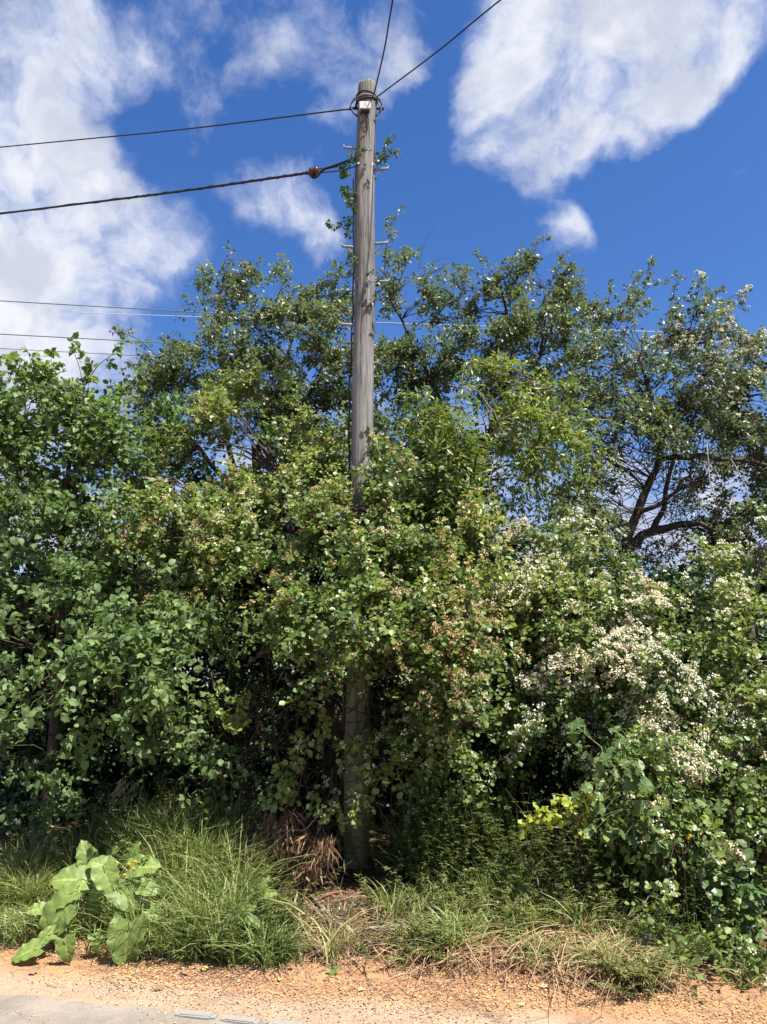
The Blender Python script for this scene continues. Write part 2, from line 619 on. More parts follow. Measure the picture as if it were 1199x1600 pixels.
M['ground'] = ground_mat()
def asphalt_mat():
    m = noise_mat('worn_pale_asphalt', (.13, .112, .095), (.32, .28, .24), 190, rough=.9, bump=.9, c2=(.225, .205, .183), dist=.008)
    nt = m.node_tree
    N, L = nt.nodes.new, nt.links.new
    bs = nt.nodes['Principled BSDF']
    src = bs.inputs['Base Color'].links[0].from_socket
    g = N('ShaderNodeNewGeometry')
    n = N('ShaderNodeTexNoise')
    n.inputs['Scale'].default_value = 4.0
    n.inputs['Detail'].default_value = 8
    n.inputs['Roughness'].default_value = .7
    L(g.outputs['Position'], n.inputs['Vector'])
    r = N('ShaderNodeValToRGB')
    r.color_ramp.elements[0].position = .35
    r.color_ramp.elements[0].color = (.86, .82, .77, 1)
    r.color_ramp.elements[1].position = .62
    r.color_ramp.elements[1].color = (1.22, 1.15, 1.07, 1)
    L(n.outputs[0], r.inputs[0])
    mx = N('ShaderNodeMixRGB')
    mx.blend_type = 'MULTIPLY'
    mx.inputs[0].default_value = 1
    L(src, mx.inputs[1])
    L(r.outputs[0], mx.inputs[2])
    L(mx.outputs[0], bs.inputs['Base Color'])
    return m


M['asphalt'] = asphalt_mat()
M['stone'] = noise_mat('kerb_granite', (.15, .142, .134), (.29, .275, .255), 120, rough=.85, bump=.5, dist=.004)

# ------------------------------------------------------------------ ground, road, kerb


def height(x, y):
    x = np.asarray(x, float)
    y = np.asarray(y, float)
    v = y + .2 * x
    h = np.interp(v, [-40, 4.0, 4.6, 4.95, 5.5, 6.2, 9.5, 12.5, 60, 400, 3000], [0, 0, .015, .06, .16, .24, .30, .02, -.3, -3., -20.])
    p = np.stack([x * 1.7, y * 1.7, x * 0 + 1.5], -1)
    amp = np.interp(v, [4.1, 4.8, 5.6, 12], [0, .03, .09, .12])
    h = h + (vnoise(p) - .5) * amp + (vnoise(p * 3.1) - .5) * amp * .4
    return h


def ground_at(px, py):
    d = ray(px, py)
    t = 0.0
    Y = 4.0
    for _ in range(60):
        p = d * (Y / d[1]) + np.array([0, 0, EYE])
        h = float(height(p[0], p[1]))
        # new Y for this height
        Y2 = d[1] * (h - EYE) / d[2]
        Y = .5 * Y + .5 * Y2
    p = d * (Y / d[1])
    return np.array([p[0], p[1], float(height(p[0], p[1]))])


def gz(p, dz=0.0):
    return np.array([p[0], p[1], float(height(p[0], p[1])) + dz])


def build_ground():
    xs = np.concatenate([[-3000, -900, -300, -120, -60, -30, -18, -12, -9], np.arange(-7, 7.01, .12), [9, 12, 18, 30, 60, 120, 300, 900, 3000]])
    ys = np.concatenate([[-3000, -600, -120, -30, -12, -5, -1, 1.5, 2.5], np.arange(3.2, 10.0, .08), np.arange(10, 14, .4), [16, 20, 27, 40, 60, 100, 180, 400, 1000, 3000]])
    X, Y = np.meshgrid(xs, ys)
    Z = height(X, Y)
    v = np.stack([X, Y, Z], -1).reshape(-1, 3)
    ny, nx = X.shape
    i = np.arange(nx * ny).reshape(ny, nx)
    q = np.stack([i[:-1, :-1], i[:-1, 1:], i[1:, 1:], i[1:, :-1]], -1).reshape(-1, 4)
    g = mesh_obj('ground', v, q, M['ground'])
    tag(g, 'gravelly sand verge and hedge bank', None, None, 'structure')
    # road: ragged far edge where grit has crept over it
    us = np.concatenate([np.linspace(-200, -8, 30), np.arange(-7.9, 8, .05), np.linspace(8, 200, 30)])
    e = 4.06 + (vnoise(np.stack([us * 1.6, us * 0, us * 0 + 4], -1)) - .5) * .16 + (vnoise(np.stack([us * 7, us * 0, us * 0 + 9], -1)) - .5) * .05
    rows = []
    for f in (0.0, .5, 1.0):
        vv = -2.2 * (1 - f) + e * f
        y = vv - .2 * us
        rows.append(np.stack([us, y, np.full_like(us, .005)], -1))
    v = np.concatenate(rows)
    n = len(us)
    i = np.arange(3 * n).reshape(3, n)
    q = np.stack([i[:-1, :-1], i[:-1, 1:], i[1:, 1:], i[1:, :-1]], -1).reshape(-1, 4)
    r = mesh_obj('road', v, q, M['asphalt'])
    tag(r, 'worn pale asphalt road edge', None, None, 'structure')
    return g, r


GROUND, ROAD = build_ground()


def kerb_stone(px0, py0, px1, py1, depth):
    a = ground_at(px0, py0)
    b = ground_at(px1, py1)
    u = norm(b - a)
    w = np.array([-u[1], u[0], 0])
    ln = np.linalg.norm(b - a)
    bm = bmesh.new()
    bmesh.ops.create_cube(bm, size=1)
    bmesh.ops.bevel(bm, geom=bm.edges[:], offset=.12, segments=2, affect='EDGES')
    for vt in bm.verts:
        c = np.array(vt.co)
        s = .004 * (random.random() - .5)
        p = a + u * (c[0] + .5) * ln + w * (c[1] * depth + s) + np.array([0, 0, -.002 + c[2] * .04 + s * .3])
        vt.co = tuple(p)
    me = bpy.data.meshes.new('kerb_stone')
    bm.to_mesh(me)
    bm.free()
    me.materials.append(M['stone'])
    o = bpy.data.objects.new('kerb_stone', me)
    col.objects.link(o)
    o.parent = ROAD


for a in ((277, 1586, 338, 1592), (348, 1594, 405, 1601), (422, 1602, 478, 1609), (490, 1611, 545, 1619)):
    kerb_stone(*a, .065)

# ------------------------------------------------------------------ leaf and spray builders
# templates: verts (u along, v across, n lift), tris
T_HAW = (np.array([[0, 0, 0], [.5, 0, -.04], [1, 0, -.10], [.28, .30, .07], [.48, .20, .05], [.72, .40, .06],
                   [.28, -.30, .07], [.48, -.20, .05], [.72, -.40, .06]], float),
         np.array([[0, 1, 3], [3, 1, 4], [4, 1, 5], [5, 1, 2], [0, 6, 1], [6, 7, 1], [7, 8, 1], [8, 2, 1]]))
T_HAW4 = (np.array([[0, 0, 0], [1, 0, -.10], [.72, .42, .07], [.26, .27, .06], [.72, -.42, .07], [.26, -.27, .06]], float),
          np.array([[0, 1, 2], [0, 2, 3], [0, 4, 1], [0, 5, 4]]))
T_DIA = (np.array([[0, 0, 0], [1, 0, -.08], [.5, .36, .09], [.5, -.36, .09]], float), np.array([[0, 1, 2], [0, 3, 1]]))
T_OVA = (np.array([[0, 0, 0], [.5, 0, .02], [1, 0, -.16], [.22, .33, .08], [.62, .34, .06], [.22, -.33, .08], [.62, -.34, .06]], float),
         np.array([[0, 1, 3], [3, 1, 4], [4, 1, 2], [0, 5, 1], [5, 6, 1], [6, 2, 1]]))
T_LAN = (np.array([[0, 0, 0], [1, 0, -.15], [.4, .19, .05], [.4, -.19, .05]], float), np.array([[0, 1, 2], [0, 3, 1]]))
T_PAL = (np.array([[0, 0, 0], [.45, 0, 0], [1, 0, -.12], [.12, .28, .03], [.36, .52, -.04], [.50, .34, .05], [.76, .38, -.05], [.74, .22, .04],
                   [.12, -.28, .03], [.36, -.52, -.04], [.50, -.34, .05], [.76, -.38, -.05], [.74, -.22, .04]], float),
         np.array([[0, 1, 3], [3, 1, 4], [4, 1, 5], [5, 1, 6], [6, 1, 7], [7, 1, 2], [0, 8, 1], [8, 9, 1], [9, 10, 1], [10, 11, 1], [11, 12, 1], [12, 2, 1]]))


def leaf_verts(tpl, pos, axis, nor, length, tint):
    tv, tf = tpl
    axis = norm(axis)
    nor = norm(nor - axis * np.sum(nor * axis, -1, keepdims=True))
    side = np.cross(nor, axis)
    L = np.asarray(length).reshape(-1, 1, 1)
    v = pos[:, None, :] + L * (tv[None, :, 0:1] * axis[:, None, :] + tv[None, :, 1:2] * side[:, None, :] + tv[None, :, 2:3] * nor[:, None, :])
    n, k = len(pos), len(tv)
    f = (tf[None] + (np.arange(n) * k)[:, None, None]).reshape(-1, 3)
    return v.reshape(-1, 3), f, np.repeat(tint, k)


UP = np.array([0, 0, 1.0])


def rnd(*s):
    return rng.normal(size=s)


def sprays(P, D, length, n_side=4, leaves_main=9, leaves_side=6, leaf=.036, droop=.35, side_len=.42, tint=None, jit=.09, face=None, upw=.75, leafvar=.34, spread=1.0):
    """Leafy twigs at P along D. Returns twig paths/radii and leaf arrays."""
    n = len(P)
    D = norm(D)
    length = np.broadcast_to(np.asarray(length, float), (n,))
    tint = np.full(n, .45) if tint is None else tint
    S = [(P, D, length, tint, leaves_main)]
    for j in range(n_side):
        t = (.15 + .8 * (j + rng.random(n)) / n_side)[:, None]
        st = P + D * length[:, None] * t + np.array([0, 0, -1]) * (droop * length)[:, None] * t ** 2
        rv = rnd(n, 3)
        rv = norm(rv - D * np.sum(rv * D, -1, keepdims=True))
        dd = norm(D * .65 + rv * .85 * spread + UP * .12)
        S.append((st, dd, length * side_len * (1.15 - .6 * t[:, 0]) * (.7 + .6 * rng.random(n)), tint, leaves_side))
    twp, twr, lp, la, ln, lt = [], [], [], [], [], []
    for (st, dd, le, ti, m) in S:
        ts = np.linspace(0, 1, 3)[None, :, None]
        path = st[:, None] + dd[:, None] * le[:, None, None] * ts + np.array([0, 0, -1.0]) * (droop * le)[:, None, None] * ts ** 2
        twp.append(path)
        twr.append(np.clip(le, .1, .8)[:, None] * .007 * np.linspace(1, .35, 3)[None] + .0006)
        t = np.clip((np.arange(m)[None] + rng.random((n, m)) * .9) / m * .95 + .06, 0, 1.02)[..., None]
        pos = st[:, None] + dd[:, None] * le[:, None, None] * t + np.array([0, 0, -1.0]) * (droop * le)[:, None, None] * t ** 2
        tan = norm(dd[:, None] + np.array([0, 0, -2.0]) * droop * t)
        rv = rnd(n, m, 3)
        rv = norm(rv - tan * np.sum(rv * tan, -1, keepdims=True))
        ax = norm(tan * .55 + rv * .9 + np.array([0, 0, -.12]))
        f = 0 if face is None else face
        no = norm(UP * upw + rnd(n, m, 3) * .42 + np.array([0, -.28, 0]) + f)
        pos = pos + rv * .006
        lp.append(pos.reshape(-1, 3))
        la.append(ax.reshape(-1, 3))
        ln.append(no.reshape(-1, 3))
        lt.append((ti[:, None] + rnd(n, m) * jit).ravel())
    lp, la, ln, lt = map(np.concatenate, (lp, la, ln, lt))
    size = leaf * (1 + leafvar * rnd(len(lp))).clip(.45, 1.6)
    return dict(twp=np.concatenate(twp), twr=np.concatenate(twr), pos=lp, ax=la, no=ln, tint=lt.clip(0, 1), size=size)


def cat(a, b):
    if a is None:
        return b
    return {k: np.concatenate([a[k], b[k]]) for k in a}


def blossoms(pos, out, tint, n=11, r=.026, petal=.0115):
    """Flat-topped heads of small five-petal flowers, each flower a faceted disc."""
    N_ = len(pos)
    out = norm(out)
    a = norm(np.cross(out, np.array([.3, .9, .2])))
    b = np.cross(out, a)
    ang = rng.random((N_, n)) * 6.283
    rad = np.sqrt(rng.random((N_, n))) * r * (.7 + .6 * rng.random((N_, 1)))
    c = pos[:, None] + a[:, None] * (np.cos(ang) * rad)[..., None] + b[:, None] * (np.sin(ang) * rad)[..., None] + out[:, None] * (.012 - 9 * rad ** 2 + .008 * rng.random((N_, n)))[..., None]
    c = c.reshape(-1, 3)
    no = norm(np.repeat(out, n, 0) + rnd(N_ * n, 3) * .45)
    u = norm(np.cross(no, rnd(N_ * n, 3)))
    w = np.cross(no, u)
    pr = petal * (.6 + .5 * rng.random(N_ * n)) * .62
    k = 5
    th = np.arange(k) * 2 * math.pi / k
    ring = c[:, None] + (u[:, None] * np.cos(th)[None, :, None] + w[:, None] * np.sin(th)[None, :, None]) * pr[:, None, None] + no[:, None] * (pr * .35)[:, None, None]
    ring[:, 0] -= no * (pr * .5)[:, None]
    v = ring
    f = np.array([[0, 1, 2], [0, 2, 3], [0, 3, 4]])
    F_ = (f[None] + (np.arange(len(c)) * k)[:, None, None]).reshape(-1, 3)
    ti = (np.repeat(tint, n) + rnd(N_ * n) * .12).clip(0, 1)
    return v.reshape(-1, 3), F_, np.repeat(ti, k)


STAT = {'leaf': 0}
DENS = 1.88
LEAF = .95


class Plant:
    """A shrub or tree: trunk + limbs + joined twigs + joined foliage (+ blossom)."""

    def __init__(self, name, base, label, cat_, group=None, mat='haw', tpl=T_HAW4, bark='bark', twig='twig'):
        self.root = empty(name, gz(base), label, cat_, group)
        self.base = gz(base)
        self.mat, self.tpl, self.bark, self.twig = M[mat], tpl, M[bark], M[twig]
        self.sp = None
        self.nodes = [self.base + np.array([0, 0, .3])]
        self.links = []
        self.bp, self.bo, self.bt = [], [], []

    def trunk(self, pts, r0, r1, name='trunk', k=16, wob=.05, sides=8):
        p = spline(pts, k)
        tube_obj(name, pts, r0, r1, self.bark, self.root, k=k, wob=wob, sides=sides, rprof=[r0 * 1.25, r0, (r0 + r1) / 2, r1] if name == 'trunk' else None)
        self.nodes += list(p[2:])

    def limb(self, pts, r0, r1, k=10, wob=.08):
        self.trunk(pts, r0, r1, 'limb', k, wob, 6)

    def blob(self, px, py, Y, rx, rz, ry=None, dens=95, leaf=.036, tint=.45, tvar=.12, length=.42, gap=.36, bloom=0, bt=.8, droop=.35, n_side=4, lm=9, ls=6, shell=.55, nscale=2.6, upw=.75, size=1.0, out=.9, lift=.4):
        """A mass of leafy sprays: centre by sight line + distance, radii in photo pixels, depth radius in metres."""
        c = at(px, py, Y)
        R = np.array([rx * Y / F, ry if ry else .75 * min(rx, rz) * Y / F + .12, rz * Y / F])
        n = int(dens * math.pi * R[0] * R[2] * 1.25)
        if n < 3:
            n = 3
        n = int(n * DENS)
        m = max(2, n // 7)
        u = norm(rnd(m, 3))
        rr = (shell + (1 - shell) * rng.random(m)) ** .6
        P = c + u * rr[:, None] * R * .78
        keep = vnoise(P * nscale + 11.3) > gap
        keep &= P[:, 2] > height(P[:, 0], P[:, 1]) + .12
        P, u = P[keep], u[keep]
        if len(P) == 0:
            return
        # each tuft: sprays fanning from one branch end
        tuft = np.clip(vnoise(P * 1.9 + 40) - .5, -.5, .5) * .5 * tvar / .12 * .5 + rnd(len(P)) * tvar * .7
        P, u, tuft = np.repeat(P, 7, 0), np.repeat(u, 7, 0), np.repeat(tuft, 7)
        n = len(P)
        w = norm(rnd(n, 3))
        P = P + w * .055 * rng.random((n, 1))
        D = norm(u * np.array([1, 1, .8])) * out + UP * lift + w * .75
        le = length * (.6 + .7 * rng.random(n)) * size
        ti = tint + tuft + rnd(n) * tvar * .35
        self.add(P, D, le, ti, leaf, droop, n_side, lm, ls, upw, bloom, bt, c)

    def add(self, P, D, le, ti, leaf=.036, droop=.35, n_side=4, lm=9, ls=6, upw=.75, bloom=0, bt=.8, c=None, link=True):
        s = sprays(P, D, le, n_side=n_side, leaves_main=lm, leaves_side=ls, leaf=leaf * LEAF, droop=droop, tint=ti, upw=upw)
        self.sp = cat(self.sp, s)
        if link:
            self.links.append(P[::3])
        if bloom > 0:
            bl = vnoise(s['pos'] * 3.6 + 7) + .35 * (vnoise(s['pos'] * 10 + 3) - .5)
            pr = bloom * np.clip((bl - .40) * 3.6, 0, 1.4)
            k = rng.random(len(s['pos'])) < pr
            pos = s['pos'][k]
            o = norm(UP * .7 + np.array([.1, -.5, 0]) + rnd(len(pos), 3) * .4 + (0 if c is None else norm(pos - c) * .5))
            self.bp.append(pos + o * .022)
            self.bo.append(o)
            self.bt.append((bt + rnd(len(pos)) * .14 + (vnoise(pos * 2.1 + 90) - .5) * .7).clip(0, 1))

    def shoot(self, pts, Y, tint=.5, leaf=.034, step=.10, length=.22, bloom=0, bt=.9, r=.006, dY=0, lm=7, ls=5, n_side=2, bare=False):
        """A single long shoot seen against the sky: pixels along it, with short leafy side sprays."""
        k = 12
        w = np.array([at(p[0], p[1], Y + dY * i / max(1, len(pts) - 1)) for i, p in enumerate(pts)])
        p = spline(w, k)
        ln = np.sum(np.linalg.norm(np.diff(p, axis=0), axis=1))
        self.shoots = getattr(self, 'shoots', [])
        self.shoots.append((p, np.linspace(r, r * .35, k)))
        if bare:
            return
        m = max(3, int(ln / step))
        t = np.linspace(.12, 1, m)
        P = np.stack([np.interp(t, np.linspace(0, 1, k), p[:, a]) for a in range(3)], 1)
        tan = norm(np.gradient(P, axis=0))
        rv = rnd(m, 3)
        rv = norm(rv - tan * np.sum(rv * tan, -1, keepdims=True))
        D = tan * .8 + rv * .7
        self.add(P, D, length * (.6 + .6 * rng.random(m)) * (1.15 - .5 * t), tint + rnd(m) * .08, leaf, .2, n_side, lm, ls, .6, bloom, bt, link=False)

    def finish(self, branch_r=.011, big=None, twig_keep=.45):
        nodes = np.array(self.nodes)
        # branches from the limb nodes out to each spray
        if self.links:
            P = np.concatenate(self.links)
            d = np.linalg.norm(P[:, None] - nodes[None], axis=2) + .55 * np.clip(nodes[None, :, 2] - P[:, None, 2] + .1, 0, 9)
            j = np.argmin(d, 1)
            A = nodes[j]
            ts = np.linspace(0, 1, 6)[None, :, None]
            mid = (A + P) / 2 + UP * .12 * np.linalg.norm(P - A, axis=1, keepdims=True) + rnd(len(P), 3) * .10 * np.linalg.norm(P - A, axis=1, keepdims=True)
            path = (1 - ts) ** 2 * A[:, None] + 2 * ts * (1 - ts) * mid[:, None] + ts ** 2 * P[:, None]
            path[:, 1:-1] += rnd(len(P), 4, 3) * .018
            le = np.linalg.norm(P - A, axis=1)
            rad = (branch_r * (.45 + .5 * np.clip(le, 0, 1.6)))[:, None] * np.linspace(1, .3, 6)[None]
            k = rng.random(len(P)) < .75
            v, q = tubes(path[k], rad[k], 4)
            tag(mesh_obj('branches', v, q, self.twig, self.root), kind='stuff')
        if getattr(self, 'shoots', None):
            for (p, r) in self.shoots:
                v, q = tubes(p[None], r[None], 5)
                mesh_obj('shoot', v, q, self.twig, self.root)
        s = self.sp
        if s is not None:
            tw = rng.random(len(s['twp'])) < twig_keep
            v, q = tubes(s['twp'][tw], s['twr'][tw], 3)
            tag(mesh_obj('twigs', v, q, self.twig, self.root), kind='stuff')
            pick = np.ones(len(s['pos']), bool)
            if big is not None:
                # the leaves that show largest and lie outermost become parts of their own
                cnt, score = big
                sc = score(s['pos'], s['size'])
                ids = np.argsort(-sc)[:cnt]
                pick[ids] = False
                self.single_leaves(s, ids)
            v, f, ti = leaf_verts(self.tpl, s['pos'][pick], s['ax'][pick], s['no'][pick], s['size'][pick], s['tint'][pick])
            STAT['leaf'] += len(f)
            tag(mesh_obj('foliage', v, f, self.mat, self.root, smooth=False, attrs={'tint': ti}), kind='stuff')
        if self.bp:
            v, f, ti = blossoms(np.concatenate(self.bp), np.concatenate(self.bo), np.concatenate(self.bt))
            STAT['leaf'] += len(f)
            if len(f):
                tag(mesh_obj('blossom', v, f, M['bloom'], self.root, smooth=False, attrs={'tint': ti}), kind='stuff')
        return self.root

    def single_leaves(self, s, ids):
        """Leaf meshes shared in a few tints; each leaf is its own object."""
        from mathutils import Matrix
        tv, tf = self.tpl
        meshes = []
        for t in (.15, .35, .5, .65, .85, 1.0):
            me = bpy.data.meshes.new('leaf')
            me.from_pydata([tuple(a) for a in tv], [], [tuple(int(i) for i in a) for a in tf])
            a = me.attributes.new('tint', 'FLOAT', 'POINT')
            a.data.foreach_set('value', np.full(len(tv), t, dtype=np.float32))
            me.materials.append(self.mat)
            meshes.append((t, me))
        org = np.array(self.root.location)
        for i in ids:
            ax = s['ax'][i] / np.linalg.norm(s['ax'][i])
            no = s['no'][i] - ax * np.dot(s['no'][i], ax)
            no = no / np.linalg.norm(no)
            sd = np.cross(no, ax)
            me = min(meshes, key=lambda q: abs(q[0] - s['tint'][i]))[1]
            o = bpy.data.objects.new('leaf', me)
            col.objects.link(o)
            o.parent = self.root
            L_ = s['size'][i]
            m = Matrix(((ax[0] * L_, sd[0] * L_, no[0] * L_, s['pos'][i][0] - org[0]),
                        (ax[1] * L_, sd[1] * L_, no[1] * L_, s['pos'][i][1] - org[1]),
                        (ax[2] * L_, sd[2] * L_, no[2] * L_, s['pos'][i][2] - org[2]), (0, 0, 0, 1)))
            o.matrix_local = m


# ------------------------------------------------------------------ telegraph pole
POLE_Y = 6.3
PB = at(556.5, 1352, POLE_Y)
PB = gz(PB)
PT = at(573.5, 138, POLE_Y)


def pole_pt(f):
    return PB + (PT - PB) * f


def pole_f(py):
    """fraction along the pole for a photograph row"""
    best = min(np.linspace(0, 1, 400), key=lambda f: abs(row(pole_pt(f)) - py))
    return best


def row(p):
    q = p - np.array([0, 0, EYE])
    z = q[1] * CP + q[2] * SP
    y = -q[1] * SP + q[2] * CP
    return 800 - F * y / z


def colpx(p):
    q = p - np.array([0, 0, EYE])
    z = q[1] * CP + q[2] * SP
    return 599.5 + F * q[0] / z


def pole_r(f):
    return .0965 + (.091 - .0965) * f


def build_pole():
    root = empty('utility_pole', PB, 'tall weathered grey wooden utility pole rising out of the hedge', 'utility pole')
    k, sd = 60, 28
    p = np.array([pole_pt(f) for f in np.linspace(-.03, 1, k)])
    rr = np.array([pole_r(f) for f in np.linspace(-.03, 1, k)])
    # rounded weathered head
    p2 = np.vstack([p, PT + UP * .035, PT + UP * .055, PT + UP * .062])
    r2 = np.concatenate([rr, [rr[-1] * .92, rr[-1] * .7, rr[-1] * .02]])
    p2[:, 0] += (vnoise(np.stack([np.arange(len(p2)) * .12, p2[:, 0] * 0, p2[:, 0] * 0 + 2], -1)) - .5) * .025
    v, q = tubes(p2[None], r2[None], sd)
    # drying cracks and slight unevenness
    ang = np.tile(np.arange(sd), len(p2))
    lev = np.repeat(np.arange(len(p2)), sd)
    c = np.repeat(p2, sd, 0)
    n = vnoise(np.stack([ang * .9, lev * .10, lev * 0 + 5], -1)) - .5
    v = c + (v - c) * (1 + n * .05)[:, None]
    mesh_obj('shaft', v, q, M['pole'], root)
    front = np.array([0, -1.0, 0])

    def ring(name, f, rad, tilt=(0, 0), mat='black', scale=1.0):
        c = pole_pt(f)
        r = pole_r(f) * scale + rad
        th = np.linspace(0, 2 * math.pi, 33)
        pts = np.stack([c[0] + r * np.cos(th), c[1] + r * np.sin(th), c[2] + tilt[0] * np.cos(th) + tilt[1] * np.sin(th)], -1)
        v, q = tubes(pts[None], np.full((1, 33), rad), 6)
        return mesh_obj(name, v, q, M[mat], root)
    ring('band', pole_f(158), .008, (.0, .012), 'steel')
    ring('cable_loop', pole_f(163), .0085, (.018, .01))
    ring('cable_loop', pole_f(156), .008, (-.012, -.01))
    # cross bolts with eye ends at the head
    f = pole_f(169)
    c = pole_pt(f)
    for s in (-1, 1):
        a = c + np.array([s * (pole_r(f) - .01), 0, 0])
        b = c + np.array([s * (pole_r(f) + .068), 0, .004])
        o = tube_obj('cross_bolt', [a, (a + b) / 2, b], .013, .013, M['black'], root, k=4, sides=8)
        tube_obj('nut', [b - np.array([s * .022, 0, 0]), b - np.array([s * .01, 0, 0]), b + np.array([s * .004, 0, 0])], .02, .02, M['black'], o, k=4, sides=6)
        # slack jumper hoop hanging from the bolt
        h0 = c + np.array([s * (pole_r(f) + .01), -.06, .075])
        h1 = c + np.array([s * (pole_r(f) + .055), -.05, -.0])
        h2 = c + np.array([s * (pole_r(f) + .035), -.06, -.085])
        h3 = c + np.array([s * (pole_r(f) - .004), -.07, -.14])
        tube_obj('jumper_cable', [h0, h1, h2, h3], .0085, .0085, M['black'], root, k=16, sides=6)
    # grey plate box with dark tails below
    f = pole_f(179)
    c = pole_pt(f) + front * (pole_r(f) + .022) + np.array([-.012, 0, 0])
    bm = bmesh.new()
    bmesh.ops.create_cube(bm, size=1)
    bmesh.ops.scale(bm, vec=(.108, .045, .082), verts=bm.verts)
    bmesh.ops.bevel(bm, geom=bm.edges[:], offset=.006, segments=2, affect='EDGES')
    me = bpy.data.meshes.new('junction_box')
    bm.to_mesh(me)
    bm.free()
    me.materials.append(M['plate'])
    jb = bpy.data.objects.new('junction_box', me)
    col.objects.link(jb)
    jb.parent = root
    jb.location = Vector(c - PB)
    for (dx, dz, w, h) in ((.004, .012, .006, .016), (.012, -.010, .014, .004), (-.008, -.004, .004, .008)):
        x, z, y = dx, dz, -.0245
        vv = np.array([[x - w / 2, y, z - h / 2], [x + w / 2, y, z - h / 2], [x + w / 2, y, z + h / 2], [x - w / 2, y, z + h / 2]]) + c
        mesh_obj('plate_mark', vv, np.array([[0, 1, 2, 3]]), M['ink'], jb, smooth=False)
    # dark backing block and hanging cable loop
    c2 = c + np.array([0, .004, -.056])
    v, q = tubes(np.array([[c2 + [-.04, 0, .012], c2 + [0, 0, .012], c2 + [.04, 0, .012]]]), np.array([[.017, .017, .017]]), 8)
    mesh_obj('cable_gland', v, q, M['black'], root)
    for dx in (-.03, .0, .026):
        tube_obj('cable_tail', [c2 + [dx, 0, 0], c2 + [dx * 1.1, .004, -.09], c2 + [dx * .9 + .006, .008, -.17]], .0045, .004, M['black'], root, k=8, sides=5)
    tube_obj('cable_tail', [c2 + [-.036, 0, 0], c2 + [-.038, .004, -.11], c2 + [-.015, .004, -.20], c2 + [.02, .004, -.20], c2 + [.034, .002, -.12], c2 + [.03, 0, 0]], .005, .005, M['black'], root, k=22, sides=6)
    # folding step irons
    for (py, s, ln) in ((234, -1, .115), (267, 1, .115), (388, -1, .115), (384, 1, .115), (442, 1, .13), (510, -1, .12), (568, 1, .04)):
        f = pole_f(py)
        c = pole_pt(f) + np.array([s * (pole_r(f) - .012), -.02, 0])
        e = c + np.array([s * (ln + .012), -.012, .004])
        o = tube_obj('step_iron', [c, (c + e) / 2, e], .0115, .0115, M['steel'], root, k=5, sides=8)
        tube_obj('step_lip', [e - [s * .006, 0, .0], e + [0, 0, .012], e + [s * .003, 0, .026]], .009, .007, M['steel'], o, k=5, sides=6)
        b = c + np.array([s * .004, .005, -.085])
        m = (c + e) / 2 + np.array([s * .02, 0, -.006])
        tube_obj('step_brace', [m, (m + b) / 2 + [s * -.006, 0, -.004], b], .0055, .0055, M['steel'], o, k=6, sides=6)
        tube_obj('step_bolt', [b - [s * .02, 0, 0], b, b + [s * .018, 0, 0]], .009, .009, M['black'], o, k=4, sides=6)
    # long drying splits down the weathered face
    for (py, dx, ln) in ((300, -.03, .30), (360, .035, .45), (520, -.012, .50), (470, .05, .28), (610, .02, .40), (640, -.05, .30), (215, .03, .22), (560, -.06, .35), (1110, .0, .35)):
        f = pole_f(py)
        c = pole_pt(f)
        r_ = pole_r(f) * 1.005
        yy = -math.sqrt(max(1e-6, r_ ** 2 - dx ** 2)) + .0012
        sp_ = [c + np.array([dx + .004 * math.sin(3 * t + dx * 90), yy, t * ln]) for t in np.linspace(-.5, .5, 6)]
        tube_obj('drying_split', sp_, .001, .001, M['ink'], root, k=12, sides=5, rprof=[.0006, .0028, .0034, .002, .0006])
    # old bolt hole / split
    f = pole_f(447)
    c = pole_pt(f) + np.array([-.055, -(pole_r(f)) * .845, 0])
    tube_obj('drying_split', [c + [0, 0, .045], c + [.002, 0, 0], c + [.001, 0, -.05]], .004, .003, M['ink'], root, k=5, sides=5)
    return root


build_pole()


def wire(name, pts, r, mat, label, k=40, sides=6):
    p = spline(pts, k)
    v, q = tubes(p[None], np.full((1, k), r), sides)
    o = mesh_obj(name, v, q, M[mat])
    return tag(o, label, 'cable')


def pole_edge(py, s, dy=0.0):
    f = pole_f(py)
    return pole_pt(f) + np.array([s * (pole_r(f) + .004), dy, 0])


a = pole_edge(164, -1, -.03)
b = at(520, 173.5, 6.4)
c_ = at(0, 230, 9.2)
wire('overhead_cable', [a, at(551, 170, 6.32), b, at(260, 205, 7.6), c_, c_ + (c_ - at(260, 205, 7.6)) * 8], .0075, 'black',
     'thin black service cable leaving the pole head past the bolt, level over the hedge', 90)
# thick twisted cable with ceramic insulator
a = pole_edge(251, -1, -.02)
pts = [a, at(530, 258, 6.36), at(507, 264, 6.42), at(492, 277, 6.45), at(480, 270, 6.5), at(455, 274, 6.6), at(250, 303, 7.4), at(0, 334, 9.0)]
pts.append(pts[-1] + (pts[-1] - pts[-2]) * 7)
THICK = wire('overhead_cable', pts, .0125, 'black', 'thick black cable drooping from the pole below the ceramic insulator', 150)
# wrap strand along the thick cable
p = spline(pts, 620)[:560]
th = np.arange(560) * .55
d = norm(np.gradient(p, axis=0))
sa = norm(np.cross(d, UP))
sb = np.cross(sa, d)
pw = p + (sa * np.cos(th)[:, None] + sb * np.sin(th)[:, None]) * .0115
v, q = tubes(pw[None], np.full((1, 560), .0055), 5)
mesh_obj('cable_wrap', v, q, M['black'], THICK)
a2 = pole_edge(263, -1, -.02)
wire('stay_wire', [a2, at(530, 267, 6.36), at(500, 269.5, 6.44), at(490, 268, 6.46)], .005, 'black', 'short thin stay wire between the pole and brown insulator', 16)
wire('stay_wire', [pole_edge(249, -1, -.04), at(525, 257, 6.36), at(503, 263, 6.43), at(492, 265, 6.46)], .005, 'black', 'short upper strand tying the brown insulator to the pole', 16)


